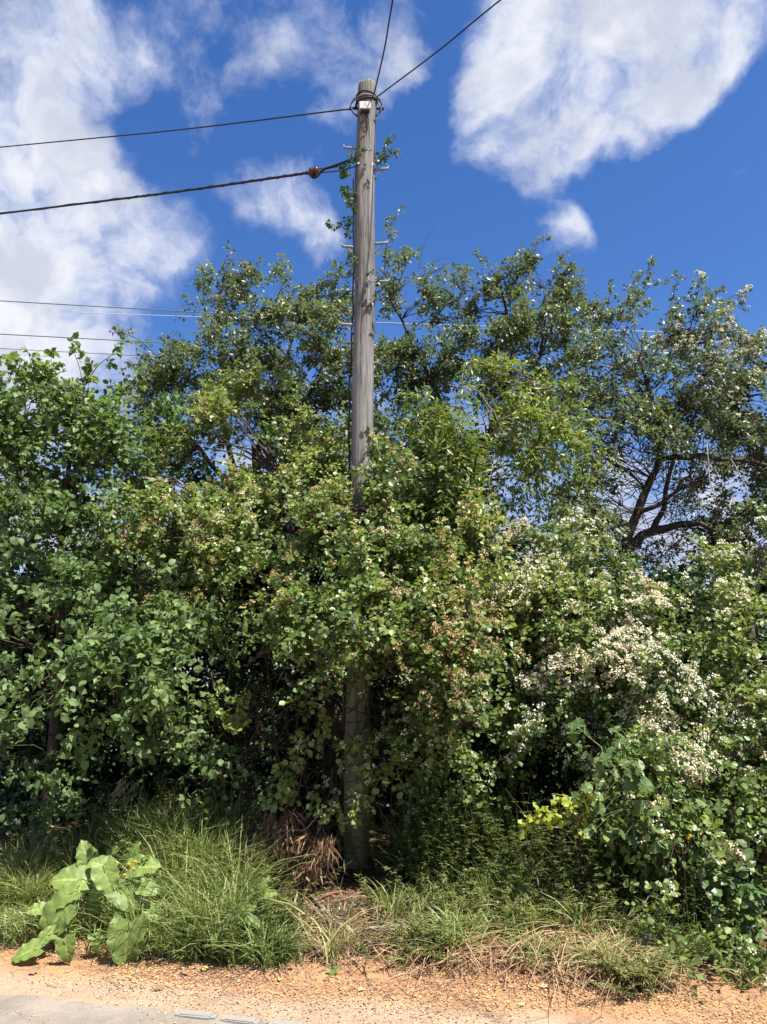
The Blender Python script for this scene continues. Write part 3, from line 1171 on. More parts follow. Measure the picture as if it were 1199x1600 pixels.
def insulator():
    c = at(491.5, 268.5, 6.455)
    root = empty('strain_insulator', c, 'brown glazed ceramic strain insulator on the drooping black cable', 'insulator')
    ax = norm(at(520, 262, 6.4) - at(470, 271, 6.5))
    prof = [(-.048, .004), (-.046, .034), (-.040, .043), (-.018, .044), (-.011, .036), (.009, .036), (.016, .044), (.038, .043), (.045, .033), (.047, .004)]
    p = np.array([c + ax * t for t, _ in prof])
    r = np.array([q for _, q in prof])
    v, q = tubes(p[None], r[None], 20)
    mesh_obj('body', v, q, M['ceramic'], root)
    th = np.linspace(0, 2 * math.pi, 25)
    sa = norm(np.cross(ax, UP))
    sb = np.cross(sa, ax)
    pts = c + (sa[None] * np.cos(th)[:, None] + sb[None] * np.sin(th)[:, None]) * .041
    v, q = tubes(pts[None], np.full((1, 25), .006), 6)
    mesh_obj('tie_wire', v, q, M['black'], root)


insulator()
for (name, lab, p0, p1, Y1) in (('overhead_cable', 'black cable rising steeply from the pole top over the road', (586, 152), (614, 0), 5.1),
                                ('overhead_cable', 'black cable slanting from the pole head towards houses over the road', (591, 155), (782, 0), 5.05)):
    f = pole_f(p0[1])
    a = pole_pt(f) + np.array([.075 if p0[0] < 590 else .098, -.07 if p0[0] < 590 else -.03, 0])
    m = at((p0[0] + p1[0]) / 2 + 1, (p0[1] + p1[1]) / 2, (POLE_Y + Y1) / 2)
    e = at(p1[0], p1[1], Y1)
    dd = e - m
    wire(name, [a, m, e, e + dd * 3 + [0, 0, -.05], e + dd * 18 + [0, 0, .5]], .0068, 'black', lab, 60)
for (x0, y0, x1, y1, Y0, Y1, lab) in ((0, 470, 310, 488, 24, 26, 'highest far wire behind the broad-leaved tree'),
                                      (0, 522, 300, 538, 24, 26, 'middle far wire behind the broad-leaved tree'),
                                      (0, 544.5, 250, 557.5, 24, 26, 'lowest far wire behind the broad-leaved tree')):
    a, b = at(x0, y0, Y0), at(x1, y1, Y1)
    d = b - a
    wire('far_wire', [a - d * 4, a, b, b + d * 5], .017 if y0 < 540 else .013, 'farwire', lab, 30)
a, b = at(985, 517, 26), at(1199, 524, 25)
wire('far_wire', [a - (b - a) * 5, a, b, b + (b - a) * 4], .014, 'plate', 'pale far wire behind the tall blossoming hawthorn', 30)

# ------------------------------------------------------------------ back row: understorey shrubs that close the hedge, shade put into their leaf colour


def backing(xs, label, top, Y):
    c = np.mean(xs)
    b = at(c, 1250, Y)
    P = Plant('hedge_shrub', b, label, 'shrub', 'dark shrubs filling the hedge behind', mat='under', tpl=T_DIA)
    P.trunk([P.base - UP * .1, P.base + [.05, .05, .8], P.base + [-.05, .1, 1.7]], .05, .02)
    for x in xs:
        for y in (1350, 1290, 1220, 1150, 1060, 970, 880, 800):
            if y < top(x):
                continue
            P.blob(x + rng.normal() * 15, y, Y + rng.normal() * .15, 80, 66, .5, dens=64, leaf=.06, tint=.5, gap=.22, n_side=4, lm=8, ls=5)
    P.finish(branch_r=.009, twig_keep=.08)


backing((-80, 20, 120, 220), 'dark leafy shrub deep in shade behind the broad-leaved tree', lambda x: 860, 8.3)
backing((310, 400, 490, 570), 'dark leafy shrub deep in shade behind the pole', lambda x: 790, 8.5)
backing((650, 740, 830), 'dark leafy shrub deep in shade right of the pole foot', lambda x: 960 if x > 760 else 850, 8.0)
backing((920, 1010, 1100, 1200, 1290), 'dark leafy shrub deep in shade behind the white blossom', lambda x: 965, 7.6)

# ------------------------------------------------------------------ back trees against the sky


def t_back_left():
    b = at(400, 1250, 8.6)
    P = Plant('hawthorn_tree', b, 'tall grey-green hawthorn behind the pole, upright shoots against cloud', 'tree', mat='haw_back', tpl=T_DIA)
    B = P.base
    P.trunk([B - UP * .15, at(405, 1050, 8.6), at(398, 850, 8.6), at(400, 700, 8.6)], .09, .05)
    P.limb([at(398, 850, 8.6), at(350, 650, 8.5), at(345, 500, 8.5), at(350, 430, 8.5)], .04, .012)
    P.limb([at(400, 720, 8.6), at(440, 600, 8.7), at(470, 480, 8.7)], .04, .012)
    P.limb([at(398, 800, 8.6), at(300, 690, 8.4), at(240, 600, 8.4)], .035, .012)
    P.limb([at(400, 700, 8.6), at(490, 610, 8.6), at(530, 480, 8.6)], .03, .01)
    for a in ((365, 545, 70, 70), (385, 600, 90, 70), (470, 520, 65, 65), (490, 600, 75, 80), (300, 590, 70, 48), (250, 590, 50, 40),
              (270, 640, 80, 45), (350, 480, 40, 50), (395, 470, 35, 40), (530, 470, 35, 60), (440, 455, 35, 25), (530, 560, 50, 70), (400, 680, 110, 70), (510, 680, 70, 70), (215, 650, 60, 35), (190, 700, 60, 45), (230, 730, 70, 50), (300, 720, 90, 50), (440, 610, 80, 60), (500, 500, 50, 50), (455, 480, 40, 35), (535, 530, 40, 60), (420, 530, 60, 50), (330, 640, 70, 40)):
        P.blob(a[0], a[1], 8.5 + rng.normal() * .25, a[2], a[3], dens=62, leaf=.045, tint=.5, gap=.40, length=.36, nscale=3, lift=.7, bloom=.02, bt=.4)
    for s in (((350, 480), (340, 440), (356, 398)), ((330, 500), (318, 460), (322, 428)), ((385, 470), (392, 440), (404, 412)), ((250, 560), (215, 530), (180, 517)),
              ((480, 470), (500, 450), (520, 425)), ((430, 470), (440, 450), (445, 428)), ((540, 440), (548, 420), (551, 395)), ((365, 470), (375, 440), (380, 420))):
        P.shoot(s, 8.5, tint=.55, leaf=.042, step=.07, length=.2)
    P.finish()


t_back_left()


def t_back_mid():
    b = at(740, 1250, 8.8)
    P = Plant('hawthorn_tree', b, 'open-crowned dark hawthorn right of the pole with arching sky-lit shoots', 'tree', mat='haw_back', tpl=T_DIA)
    B = P.base
    P.trunk([B - UP * .15, at(745, 1050, 8.8), at(740, 850, 8.8), at(760, 680, 8.7)], .09, .05)
    P.limb([at(745, 800, 8.8), at(690, 640, 8.7), at(640, 520, 8.6), at(610, 470, 8.6)], .035, .010)
    P.limb([at(760, 700, 8.7), at(800, 560, 8.6), at(780, 440, 8.6)], .035, .010)
    P.limb([at(760, 690, 8.7), at(840, 570, 8.6), at(850, 450, 8.6)], .03, .010)
    for a in ((790, 430, 40, 40), (840, 460, 55, 55), (775, 490, 60, 45), (700, 500, 50, 42), (660, 545, 70, 40), (850, 540, 60, 60), (780, 560, 80, 50), (640, 430, 35, 28),
              (620, 500, 35, 40), (700, 590, 80, 45), (890, 520, 35, 60), (620, 600, 40, 60), (750, 640, 90, 60), (640, 680, 60, 70), (740, 760, 100, 90), (680, 850, 90, 80), (790, 850, 50, 60), (650, 490, 50, 45), (720, 470, 40, 30), (610, 550, 40, 60), (880, 580, 50, 50)):
        P.blob(a[0], a[1], 8.6 + rng.normal() * .25, a[2], a[3], dens=74, leaf=.045, tint=.48, gap=.42, length=.36, nscale=3, lift=.6)
    for s in (((835, 440), (828, 405), (852, 370)), ((780, 440), (760, 410), (752, 395)), ((600, 470), (640, 440), (690, 418)), ((600, 430), (605, 380), (618, 335)), ((615, 460), (618, 420), (626, 392)),
              ((880, 470), (900, 440), (915, 455)), ((700, 480), (720, 460), (728, 440))):
        P.shoot(s, 8.5, tint=.55, leaf=.040, step=.075, length=.18)
    for s in (((655, 420), (662, 385), (682, 347)), ((660, 420), (680, 408), (700, 402)), ((670, 430), (700, 415), (718, 418)), ((690, 430), (695, 440), (692, 455))):
        P.shoot(s, 8.5, bare=True, r=.005)
    P.finish()


t_back_mid()


def t_back_right():
    Y = 7.9
    b = at(960, 1280, Y)
    P = Plant('hawthorn_tree', b, 'tall forked hawthorn with white blossom at its top, dark limbs bare below', 'tree', mat='haw_back', tpl=T_DIA)
    B = P.base
    P.trunk([B - UP * .15, at(950, 1050, Y), at(968, 920, Y), at(976, 862, Y)], .12, .075)
    P.limb([at(972, 868, Y), at(1000, 790, Y), at(1030, 720, Y), at(1020, 640, Y), at(1000, 560, Y)], .055, .015, k=16)
    P.limb([at(975, 862, Y), at(1020, 830, Y), at(1075, 815, Y - .1), at(1120, 830, Y - .2)], .06, .02, k=14)
    P.limb([at(1020, 830, Y), at(1040, 790, Y), at(1050, 720, Y), at(1090, 640, Y)], .035, .012, k=14)
    P.limb([at(1000, 800, Y), at(1050, 780, Y - .1), at(1080, 730, Y - .1)], .028, .012, k=12)
    P.limb([at(1030, 720, Y), at(1090, 712, Y - .2), at(1140, 718, Y - .3), at(1215, 735, Y - .4)], .032, .015, k=14)
    P.limb([at(1030, 700, Y), at(1090, 600, Y), at(1120, 500, Y)], .03, .008, k=12)
    P.limb([at(1050, 700, Y), at(1150, 620, Y), at(1215, 560, Y)], .03, .008, k=12)
    for a in ((965, 500, 45, 50, .1), (1010, 545, 60, 50, .2), (1060, 520, 55, 45, .5), (1105, 500, 45, 45, .8), (930, 590, 55, 50, .15), (1010, 620, 80, 50, .25), (1110, 590, 75, 50, .4),
              (1180, 590, 55, 60, .5), (1190, 660, 60, 70, .45), (1100, 670, 80, 45, .15), (960, 680, 60, 50, .1), (900, 660, 50, 60, .05), (1150, 760, 70, 60, .1), (1190, 850, 60, 70, .1),
              (1120, 870, 50, 60, .05), (900, 760, 45, 60, .03), (1060, 900, 50, 35, .03), (1240, 720, 60, 150, .1), (890, 830, 45, 50, .03), (1130, 790, 50, 60, .06), (1080, 660, 60, 40, .2), (1150, 690, 60, 40, .2), (960, 740, 30, 40, .02), (1010, 690, 60, 25, .05), (1010, 900, 40, 22, .02), (940, 930, 50, 30, .05), (1080, 950, 70, 30, .1), (1110, 830, 35, 40, .03), (920, 840, 30, 50, .02), (1170, 930, 50, 50, .2)):
        P.blob(a[0], a[1], Y + rng.normal() * .25, a[2], a[3], dens=86, leaf=.042, tint=.5, gap=.38, length=.36, nscale=3, lift=.5, bloom=a[4] * .5, bt=.85)
    for s in (((985, 500), (990, 450), (1020, 412)), ((1040, 500), (1050, 470), (1058, 435)), ((1080, 510), (1090, 460), (1098, 432)), ((1110, 490), (1140, 465), (1163, 458)), ((1000, 470), (1012, 450), (1030, 445)),
              ((1130, 545), (1160, 525), (1190, 540)), ((950, 480), (952, 465), (955, 455)), ((1105, 480), (1120, 460), (1128, 455))):
        P.shoot(s, Y, tint=.5, leaf=.040, step=.07, length=.18, bloom=.5 if s[0][0] > 1060 else .08, bt=.9)
    # wiry bare twigs across the gap
    n = 420
    A = np.array([at(x, y, Y + rng.normal() * .25) for x, y in zip(rng.uniform(940, 1100, n), rng.uniform(660, 930, n))])
    D = norm(rnd(n, 3) * [1, .6, 1])
    ts = np.linspace(0, 1, 6)[None, :, None]
    path = A[:, None] + D[:, None] * .4 * ts + norm(rnd(n, 3))[:, None] * .14 * ts ** 2
    path[:, 1:] += rnd(n, 5, 3) * .012
    v, q = tubes(path, np.linspace(.005, .002, 6)[None].repeat(n, 0), 4)
    tag(mesh_obj('bare_twigs', v, q, P.twig, P.root), kind='stuff')
    P.finish(branch_r=.010)


t_back_right()


def t_bright():
    Y = 7.1
    b = at(720, 1290, 7.3)
    P = Plant('elm_tree', b, 'bright yellow-green narrow-leaved tree with drooping sprays right of the pole', 'tree', mat='bright', tpl=T_LAN)
    B = P.base
    P.trunk([B - UP * .15, at(715, 1050, 7.3), at(730, 850, 7.2), at(750, 700, 7.1)], .07, .03)
    P.limb([at(730, 850, 7.2), at(680, 740, 7.0), at(650, 650, 7.0)], .03, .01)
    P.limb([at(745, 720, 7.1), at(800, 650, 6.9), at(840, 610, 6.9)], .03, .01)
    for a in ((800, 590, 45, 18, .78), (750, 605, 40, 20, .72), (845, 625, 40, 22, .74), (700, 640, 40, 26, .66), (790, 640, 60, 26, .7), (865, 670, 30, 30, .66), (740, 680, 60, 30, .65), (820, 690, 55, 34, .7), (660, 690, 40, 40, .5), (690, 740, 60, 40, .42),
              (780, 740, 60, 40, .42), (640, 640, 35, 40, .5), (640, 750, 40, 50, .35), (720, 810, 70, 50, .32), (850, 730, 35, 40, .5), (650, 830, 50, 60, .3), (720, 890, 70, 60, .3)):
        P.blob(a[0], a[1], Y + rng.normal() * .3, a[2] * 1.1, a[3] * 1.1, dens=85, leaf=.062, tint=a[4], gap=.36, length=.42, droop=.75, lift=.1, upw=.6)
    P.finish()


t_bright()


def t_broad():
    b = at(84, 1296, 6.6)
    P = Plant('lime_tree', b, 'broad-leaved green tree with big oval leaves over a slim trunk', 'tree', mat='broad', tpl=T_OVA)
    B = P.base
    P.trunk([B - UP * .15, at(82, 1200, 6.6), at(90, 1050, 6.6), at(95, 850, 6.7), at(110, 700, 6.8)], .045, .02)
    P.limb([at(88, 1080, 6.6), at(150, 980, 6.3), at(220, 920, 6.2)], .022, .008)
    P.limb([at(90, 950, 6.6), at(40, 800, 6.8), at(20, 650, 6.9)], .022, .008)
    P.limb([at(95, 850, 6.7), at(130, 700, 6.8), at(135, 610, 6.8)], .022, .006)
    P.limb([at(88, 1100, 6.6), at(120, 1060, 6.0), at(170, 1060, 5.6)], .02, .008)
    # (px, py, Y, rx, rz, tint, dens)
    for a in ((40, 630, 6.9, 85, 50, .6, 48), (130, 640, 6.9, 85, 50, .55, 44), (-20, 690, 6.9, 70, 70, .55, 40), (90, 700, 7.0, 100, 60, .5, 40), (200, 660, 7.1, 60, 45, .5, 34), (30, 740, 6.8, 90, 60, .5, 36), (140, 750, 6.8, 85, 60, .5, 34), (210, 700, 6.8, 60, 50, .5, 30), (60, 840, 6.6, 110, 60, .45, 36),
              (180, 850, 6.5, 90, 60, .45, 34), (60, 940, 6.4, 110, 55, .45, 40), (200, 930, 6.2, 100, 50, .5, 44), (290, 960, 6.1, 50, 40, .5, 40), (-40, 1000, 6.2, 80, 120, .45, 40),
              (190, 1005, 5.75, 110, 42, .55, 62), (110, 1040, 5.65, 130, 48, .55, 66), (215, 1050, 5.6, 85, 42, .55, 66), (130, 1100, 5.6, 130, 38, .5, 60), (40, 1090, 5.6, 90, 60, .55, 56), (110, 1140, 5.7, 50, 18, .5, 50),
              (10, 1160, 5.9, 50, 35, .4, 40), (330, 1150, 6.1, 45, 22, .3, 26), (300, 1172, 5.9, 40, 14, .4, 26), (60, 1260, 6.6, 90, 60, .3, 34)):
        P.blob(a[0], a[1], a[2], a[3], a[4], dens=a[6] * 1.6, leaf=.051, tint=a[5] - .06, gap=.45 if a[1] > 800 else .30, length=.40, n_side=3, lm=9, ls=5, droop=.4, nscale=2.2, upw=.55, tvar=.1)
    for s in (((130, 650), (128, 590), (112, 538)), ((128, 610), (155, 570), (192, 545)), ((70, 640), (50, 600), (30, 568)), ((0, 620), (15, 590), (22, 570)), ((90, 620), (84, 590), (80, 560)), ((170, 650), (195, 610), (215, 595))):
        P.shoot(s, 6.8, tint=.6, leaf=.07, step=.10, length=.16, lm=5, ls=3)

    def score(pos, size):
        q = pos - np.array([0, 0, EYE])
        z = q[:, 1] * CP + q[:, 2] * SP
        x = F * q[:, 0] / z
        return size / z + (x < -700) * -1.0
    P.finish(big=(280, score), branch_r=.009)


t_broad()

# ------------------------------------------------------------------ front hawthorns


def t_front_mid():
    b = at(500, 1290, 6.75)
    P = Plant('hawthorn_tree', b, 'wide hawthorn wrapped round the pole, leaves and faded blossom tinged orange', 'tree')
    B = P.base
    P.trunk([B - UP * .15, at(530, 1150, 6.7), at(500, 1050, 6.65), at(470, 900, 6.6), at(440, 750, 6.7)], .075, .03)
    P.limb([at(500, 1080, 6.65), at(430, 950, 6.4), at(330, 820, 6.4)], .03, .01)
    P.limb([at(490, 1000, 6.65), at(560, 920, 6.2), at(640, 960, 5.8)], .03, .01)
    P.limb([at(470, 900, 6.6), at(520, 800, 6.2), at(580, 800, 5.9)], .025, .008)
    P.limb([at(500, 1060, 6.6), at(430, 1020, 6.1), at(380, 1040, 5.8)], .02, .008)
    # (px, py, Y, rx, rz, tint, bloom)
    for a in ((400, 640, 7.2, 70, 40, .60, .05), (330, 690, 7.0, 90, 50, .55, .05), (450, 690, 7.0, 90, 50, .6, .05), (250, 740, 6.9, 70, 45, .62, .06), (520, 720, 6.75, 50, 40, .66, .08),
              (350, 770, 6.7, 100, 50, .60, .08), (470, 780, 6.5, 90, 55, .62, .1), (260, 810, 6.6, 70, 50, .58, .08), (570, 690, 6.1, 14, 22, .62, .05), (590, 830, 5.95, 55, 45, .62, .1), (540, 850, 5.95, 80, 50, .58, .12),
              (420, 860, 6.3, 110, 55, .56, .14), (320, 880, 6.4, 70, 50, .55, .14), (620, 880, 5.9, 55, 45, .58, .2), (470, 930, 6.0, 90, 45, .52, .18), (600, 950, 5.75, 80, 45, .55, .25), (380, 940, 6.2, 80, 45, .5, .15),
              (510, 975, 5.75, 80, 34, .55, .3), (645, 1000, 5.65, 65, 50, .55, .45), (430, 990, 5.9, 70, 36, .48, .12), (690, 980, 5.8, 60, 60, .58, .25), (590, 990, 5.7, 60, 22, .56, .25), (700, 1070, 5.75, 60, 50, .5, .25),
              (720, 900, 6.1, 45, 60, .68, .15), (740, 850, 6.2, 35, 40, .75, .12), (560, 900, 5.9, 70, 50, .56, .15), (555, 980, 5.8, 60, 45, .55, .2), (550, 985, 5.8, 45, 18, .58, .2), (565, 800, 6.0, 40, 30, .62, .1),
              (480, 860, 6.0, 80, 60, .55, .1), (240, 870, 6.5, 70, 50, .5, .06), (300, 960, 6.4, 60, 40, .5, .1), (210, 780, 6.9, 60, 50, .55, .05), (340, 830, 6.5, 80, 50, .55, .1)):
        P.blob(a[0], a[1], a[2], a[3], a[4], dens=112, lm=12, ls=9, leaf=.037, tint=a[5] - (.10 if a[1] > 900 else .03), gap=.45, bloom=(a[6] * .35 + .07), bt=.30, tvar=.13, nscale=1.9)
    # the shoulder of foliage that hides the middle of the pole
    for a in ((440, 720, 6.9, 70, 40, .52, .08), (500, 760, 6.6, 60, 40, .5, .1), (410, 790, 6.6, 80, 45, .48, .12), (560, 815, 5.95, 48, 34, .5, .15), (500, 850, 6.1, 70, 45, .46, .12), (585, 880, 5.9, 55, 40, .48, .15), (430, 890, 6.2, 60, 40, .45, .1),
              (640, 800, 6.3, 40, 40, .5, .1), (660, 870, 6.1, 50, 45, .5, .15), (350, 800, 6.6, 60, 40, .5, .1)):
        P.blob(a[0], a[1], a[2], a[3], a[4], dens=78, lm=12, ls=9, leaf=.037, tint=a[5], gap=.22, bloom=a[6] * .5 + .04, bt=.28, tvar=.14)
    # sprays hanging out in front of the pole foot and the dark hollow
    for s in (((470, 1050), (500, 1120), (470, 1170), (432, 1240)), ((640, 1110), (600, 1150), (560, 1160), (538, 1180)), ((650, 1170), (600, 1210), (560, 1250), (548, 1270)), ((640, 1160), (610, 1190), (580, 1205)),
              ((520, 1200), (515, 1240), (505, 1260)), ((390, 1060), (380, 1090), (365, 1120)), ((330, 1050), (340, 1100), (352, 1130)),
              ((480, 1190), (465, 1215), (450, 1225))):
        P.shoot(s, 5.85, tint=.6, leaf=.042, step=.055, length=.17, bloom=.06, bt=.4, dY=-.15)
    for a in ((690, 1120, 5.9, 55, 40), (680, 1180, 5.9, 45, 40), (720, 1150, 5.95, 50, 50)):
        P.blob(*a, dens=80, leaf=.038, tint=.5, gap=.36, bloom=.06, bt=.4, tvar=.14)
    # tangle of dead inner twigs in the hollow
    n = 260
    A = np.array([at(x, y, 6.5 + rng.normal() * .3) for x, y in zip(rng.uniform(330, 620, n), rng.uniform(1060, 1290, n))])
    D = norm(rnd(n, 3) * [1, .5, .8])
    ts = np.linspace(0, 1, 8)[None, :, None]
    path = A[:, None] + D[:, None] * (.25 + .5 * rng.random((n, 1, 1))) * ts + norm(rnd(n, 3))[:, None] * .28 * ts ** 2
    path[:, 1:] += rnd(n, 7, 3) * .012
    path[..., 2] = np.maximum(path[..., 2], height(path[..., 0], path[..., 1]) + .03)
    v, q = tubes(path, np.linspace(.0065, .002, 8)[None].repeat(n, 0), 4)
    tag(mesh_obj('dead_twigs', v, q, P.twig, P.root), kind='stuff')
    for i in range(5):
        x = 430 + 25 * i
        P.limb([at(x + 40, 1300, 6.7), at(x + 10 * i, 1180, 6.6), at(x - 10 + 22 * i, 1080, 6.5), at(x - 20, 1000, 6.5)], .022, .008)
    P.finish()


t_front_mid()


def t_front_right():
    b = at(930, 1330, 6.3)
    P = Plant('hawthorn_tree', b, 'spreading hawthorn heavy with cream white blossom beside the road verge', 'tree')
    B = P.base
    P.trunk([B - UP * .15, at(930, 1200, 6.3), at(900, 1050, 6.3), at(880, 900, 6.3)], .07, .025)
    P.limb([at(920, 1150, 6.3), at(980, 1080, 5.9), at(1040, 1050, 5.5)], .03, .01)
    P.limb([at(910, 1080, 6.3), at(830, 1020, 6.1), at(780, 1060, 5.9)], .03, .01)
    P.limb([at(925, 1200, 6.3), at(1000, 1200, 5.6), at(1070, 1280, 5.3)], .025, .008)
    # (px, py, Y, rx, rz, tint, bloom)
    for a in ((860, 830, 6.5, 45, 30, .55, .9), (890, 860, 6.4, 65, 40, .5, .8), (830, 890, 6.4, 55, 45, .6, .45), (910, 930, 6.2, 80, 45, .45, .8), (840, 960, 6.2, 70, 50, .5, .35), (970, 990, 5.9, 80, 45, .45, 1.0),
              (900, 1010, 6.0, 70, 50, .45, .7), (790, 1030, 6.0, 60, 55, .48, .15), (1030, 1020, 5.7, 50, 40, .45, .9), (950, 1070, 5.7, 80, 50, .48, .9), (860, 1090, 5.8, 75, 55, .42, .3), (1060, 1090, 5.5, 70, 55, .45, .7),
              (780, 1120, 5.8, 60, 60, .42, .2), (980, 1150, 5.5, 80, 50, .45, .4), (1080, 1160, 5.4, 60, 50, .5, .8), (900, 1170, 5.6, 75, 50, .38, .25), (820, 1190, 5.8, 70, 50, .38, .25), (740, 1200, 5.9, 60, 60, .36, .1),
              (1040, 1230, 5.3, 80, 50, .48, .35), (950, 1240, 5.5, 70, 40, .42, .25), (1000, 1300, 5.25, 70, 45, .5, .15), (1090, 1300, 5.15, 70, 50, .5, .35), (1050, 1370, 5.1, 80, 45, .55, .12), (1120, 1380, 5.05, 50, 40, .52, .2),
              (860, 1260, 5.7, 80, 45, .34, .05), (760, 1280, 5.9, 80, 55, .34, .03), (680, 1270, 6.0, 60, 60, .34, .03), (880, 1340, 5.6, 80, 45, .32, .0), (1010, 1400, 5.0, 55, 35, .5, .02), (1075, 1430, 4.92, 60, 38, .48, .05), (1140, 1430, 4.92, 60, 45, .48, .06), (1020, 1455, 4.88, 45, 28, .45, .0), (1100, 1480, 4.82, 55, 28, .45, .0), (1190, 1420, 4.95, 50, 60, .45, .08), (950, 1420, 5.15, 60, 30, .4, .0), (750, 1350, 5.9, 80, 40, .32, 0.)):
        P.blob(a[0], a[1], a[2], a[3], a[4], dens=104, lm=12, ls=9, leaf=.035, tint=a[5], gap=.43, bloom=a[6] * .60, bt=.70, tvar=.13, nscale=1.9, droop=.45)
    # blossom cascading from beside the pole down to the verge end
    for a in ((858, 838, 6.5, 50, 30, .5, .9), (905, 880, 6.4, 60, 36, .48, .8), (870, 950, 6.15, 60, 40, .46, .6), (945, 1000, 5.9, 60, 40, .46, .9), (960, 1080, 5.68, 55, 42, .46, .8), (1045, 1140, 5.42, 50, 40, .46, .7),
              (1090, 1210, 5.3, 45, 40, .48, .7), (880, 1050, 5.8, 50, 40, .44, .4), (900, 1150, 5.6, 60, 40, .42, .3)):
        P.blob(a[0], a[1], a[2], a[3], a[4], dens=60, lm=12, ls=9, leaf=.035, tint=a[5], gap=.2, bloom=a[6] * .50, bt=.72, tvar=.13, droop=.45)
    P.finish()


t_front_right()


def t_far_right():
    b = at(1185, 1330, 6.0)
    P = Plant('hawthorn_tree', b, 'dense hawthorn with loose white flower heads at the far right end of hedge'.replace('far right ', 'open '), 'tree')
    B = P.base
    P.trunk([B - UP * .15, at(1185, 1200, 6.0), at(1180, 1050, 6.0), at(1170, 930, 6.0)], .06, .02)
    P.limb([at(1185, 1150, 6.0), at(1210, 1050, 5.7), at(1230, 1000, 5.6)], .03, .01)
    for a in ((1180, 860, 6.2, 50, 45, .5, .7), (1120, 920, 6.1, 60, 40, .62, .55), (1190, 950, 6.0, 60, 50, .5, .6), (1140, 1000, 5.9, 55, 45, .5, .5), (1200, 1050, 5.8, 60, 55, .45, .45), (1140, 1090, 5.8, 45, 50, .42, .5),
              (1190, 1140, 5.6, 60, 55, .42, .4), (1240, 1100, 5.6, 60, 150, .42, .4), (1180, 1230, 5.5, 60, 55, .45, .4), (1150, 1300, 5.4, 45, 45, .4, .2), (1230, 1260, 5.4, 55, 80, .42, .3)):
        P.blob(a[0], a[1], a[2], a[3], a[4], dens=98, lm=12, ls=9, leaf=.036, tint=a[5], gap=.42, bloom=a[6] * .50, bt=.78, tvar=.13, nscale=1.9, droop=.45)
    P.finish()


t_far_right()

# ------------------------------------------------------------------ climber on the pole


def climber():
    f0 = pole_pt(0.02) + np.array([-.13, .02, 0])
    P = Plant('climbing_plant', f0, 'leafy climber clinging round the upper pole with loose side shoots', 'climbing plant', mat='ivy', tpl=T_OVA)
    stem = [gz(f0, -.05)] + [pole_pt(f) + np.array([-(pole_r(f) + .012) + .01 * math.sin(20 * f), .02, 0]) for f in np.linspace(.05, .86, 14)]
    P.trunk(stem, .012, .006, k=60, wob=.02, sides=6)

    def clump(py0, py1, n, dx, spread, leaf=.030, ln=.10):
        fs = np.array([pole_f(y) for y in rng.uniform(py0, py1, n)])
        Q = np.array([pole_pt(f) + np.array([dx(f), 0, 0]) for f in fs]) + rnd(n, 3) * [spread, .05, .02] + [0, -.06, 0]
        P.add(Q, rnd(n, 3) + UP * .2 + [-.2, -.4, 0], ln * (.6 + .8 * rng.random(n)), .4 + rnd(n) * .15, leaf, .3, 2, 6, 4, .5, link=False)
    clump(246, 268, 13, lambda f: rng.uniform(-.15, .1), .03, .028, .08)
    clump(258, 300, 9, lambda f: -.15, .03)
    clump(295, 350, 10, lambda f: -.125, .014, .028, .07)
    clump(395, 470, 11, lambda f: -.14, .03)
    clump(350, 375, 4, lambda f: -.13, .015, .024, .06)
    clump(410, 480, 6, lambda f: .13, .02)
    for s in (((588, 262), (597, 240), (612, 214)), ((590, 258), (603, 243), (620, 240)), ((551, 372), (535, 355), (516, 350)), ((552, 330), (542, 310), (540, 296))):
        P.shoot(s, 6.28, tint=.55, leaf=.030, step=.035, length=.07, r=.004, lm=4, ls=3)
    P.finish()


climber()

# ------------------------------------------------------------------ vine with big lobed leaves, golden spray


def vine():
    b = at(985, 1430, 5.2)
    P = Plant('climbing_vine', b, 'pale green vine with large lobed leaves scrambling over white blossom', 'vine', mat='vine', tpl=T_PAL, bark='stalk', twig='stalk')
    B = P.base
    st = [B - UP * .05, at(1010, 1330, 5.0), at(990, 1250, 4.98), at(950, 1190, 5.0), at(900, 1120, 5.2)]
    P.trunk(st, .006, .003, name='stem', k=30, sides=6)
    P.trunk([at(1010, 1330, 5.0), at(1060, 1290, 4.95), at(1100, 1260, 4.95)], .005, .003, name='stem', k=14, sides=6)
    P.trunk([at(980, 1240, 4.98), at(975, 1190, 4.98), at(985, 1150, 5.0)], .005, .002, name='stem', k=14, sides=6)
    pts = []
    for (x, y, n, sx, sy) in ((960, 1170, 9, 22, 22), (985, 1220, 14, 25, 28), (940, 1240, 9, 20, 15), (1030, 1260, 16, 30, 28), (1020, 1300, 18, 32, 22), (1075, 1280, 14, 28, 18), (1090, 1320, 10, 22, 18), (970, 1290, 8, 22, 15), (900, 1140, 4, 10, 12)):
        for _ in range(n):
            pts.append(at(x + rng.normal() * sx, y + rng.normal() * sy, 4.98 + rng.normal() * .05))
    pts = np.array(pts)
    n = len(pts)
    s = dict(pos=pts, ax=norm(rnd(n, 3) * [1, .5, .7] + [0, -.3, -.35]), no=norm(rnd(n, 3) * .35 + [0.1, -.75, .75]), size=rng.uniform(.05, .10, n), tint=.35 + .65 * rng.random(n))
    P.single_leaves(s, range(n))
    # leaf stalks
    A = pts
    nodes = np.array(P.nodes)
    j = np.argmin(np.linalg.norm(A[:, None] - nodes[None], axis=2), 1)
    ts = np.linspace(0, 1, 4)[None, :, None]
    path = nodes[j][:, None] * (1 - ts) + A[:, None] * ts + UP * .04 * (ts * (1 - ts)) * 4
    v, q = tubes(path, np.full((n, 4), .0016), 3)
    tag(mesh_obj('leaf_stalks', v, q, M['stalk'], P.root), kind='stuff')


vine()


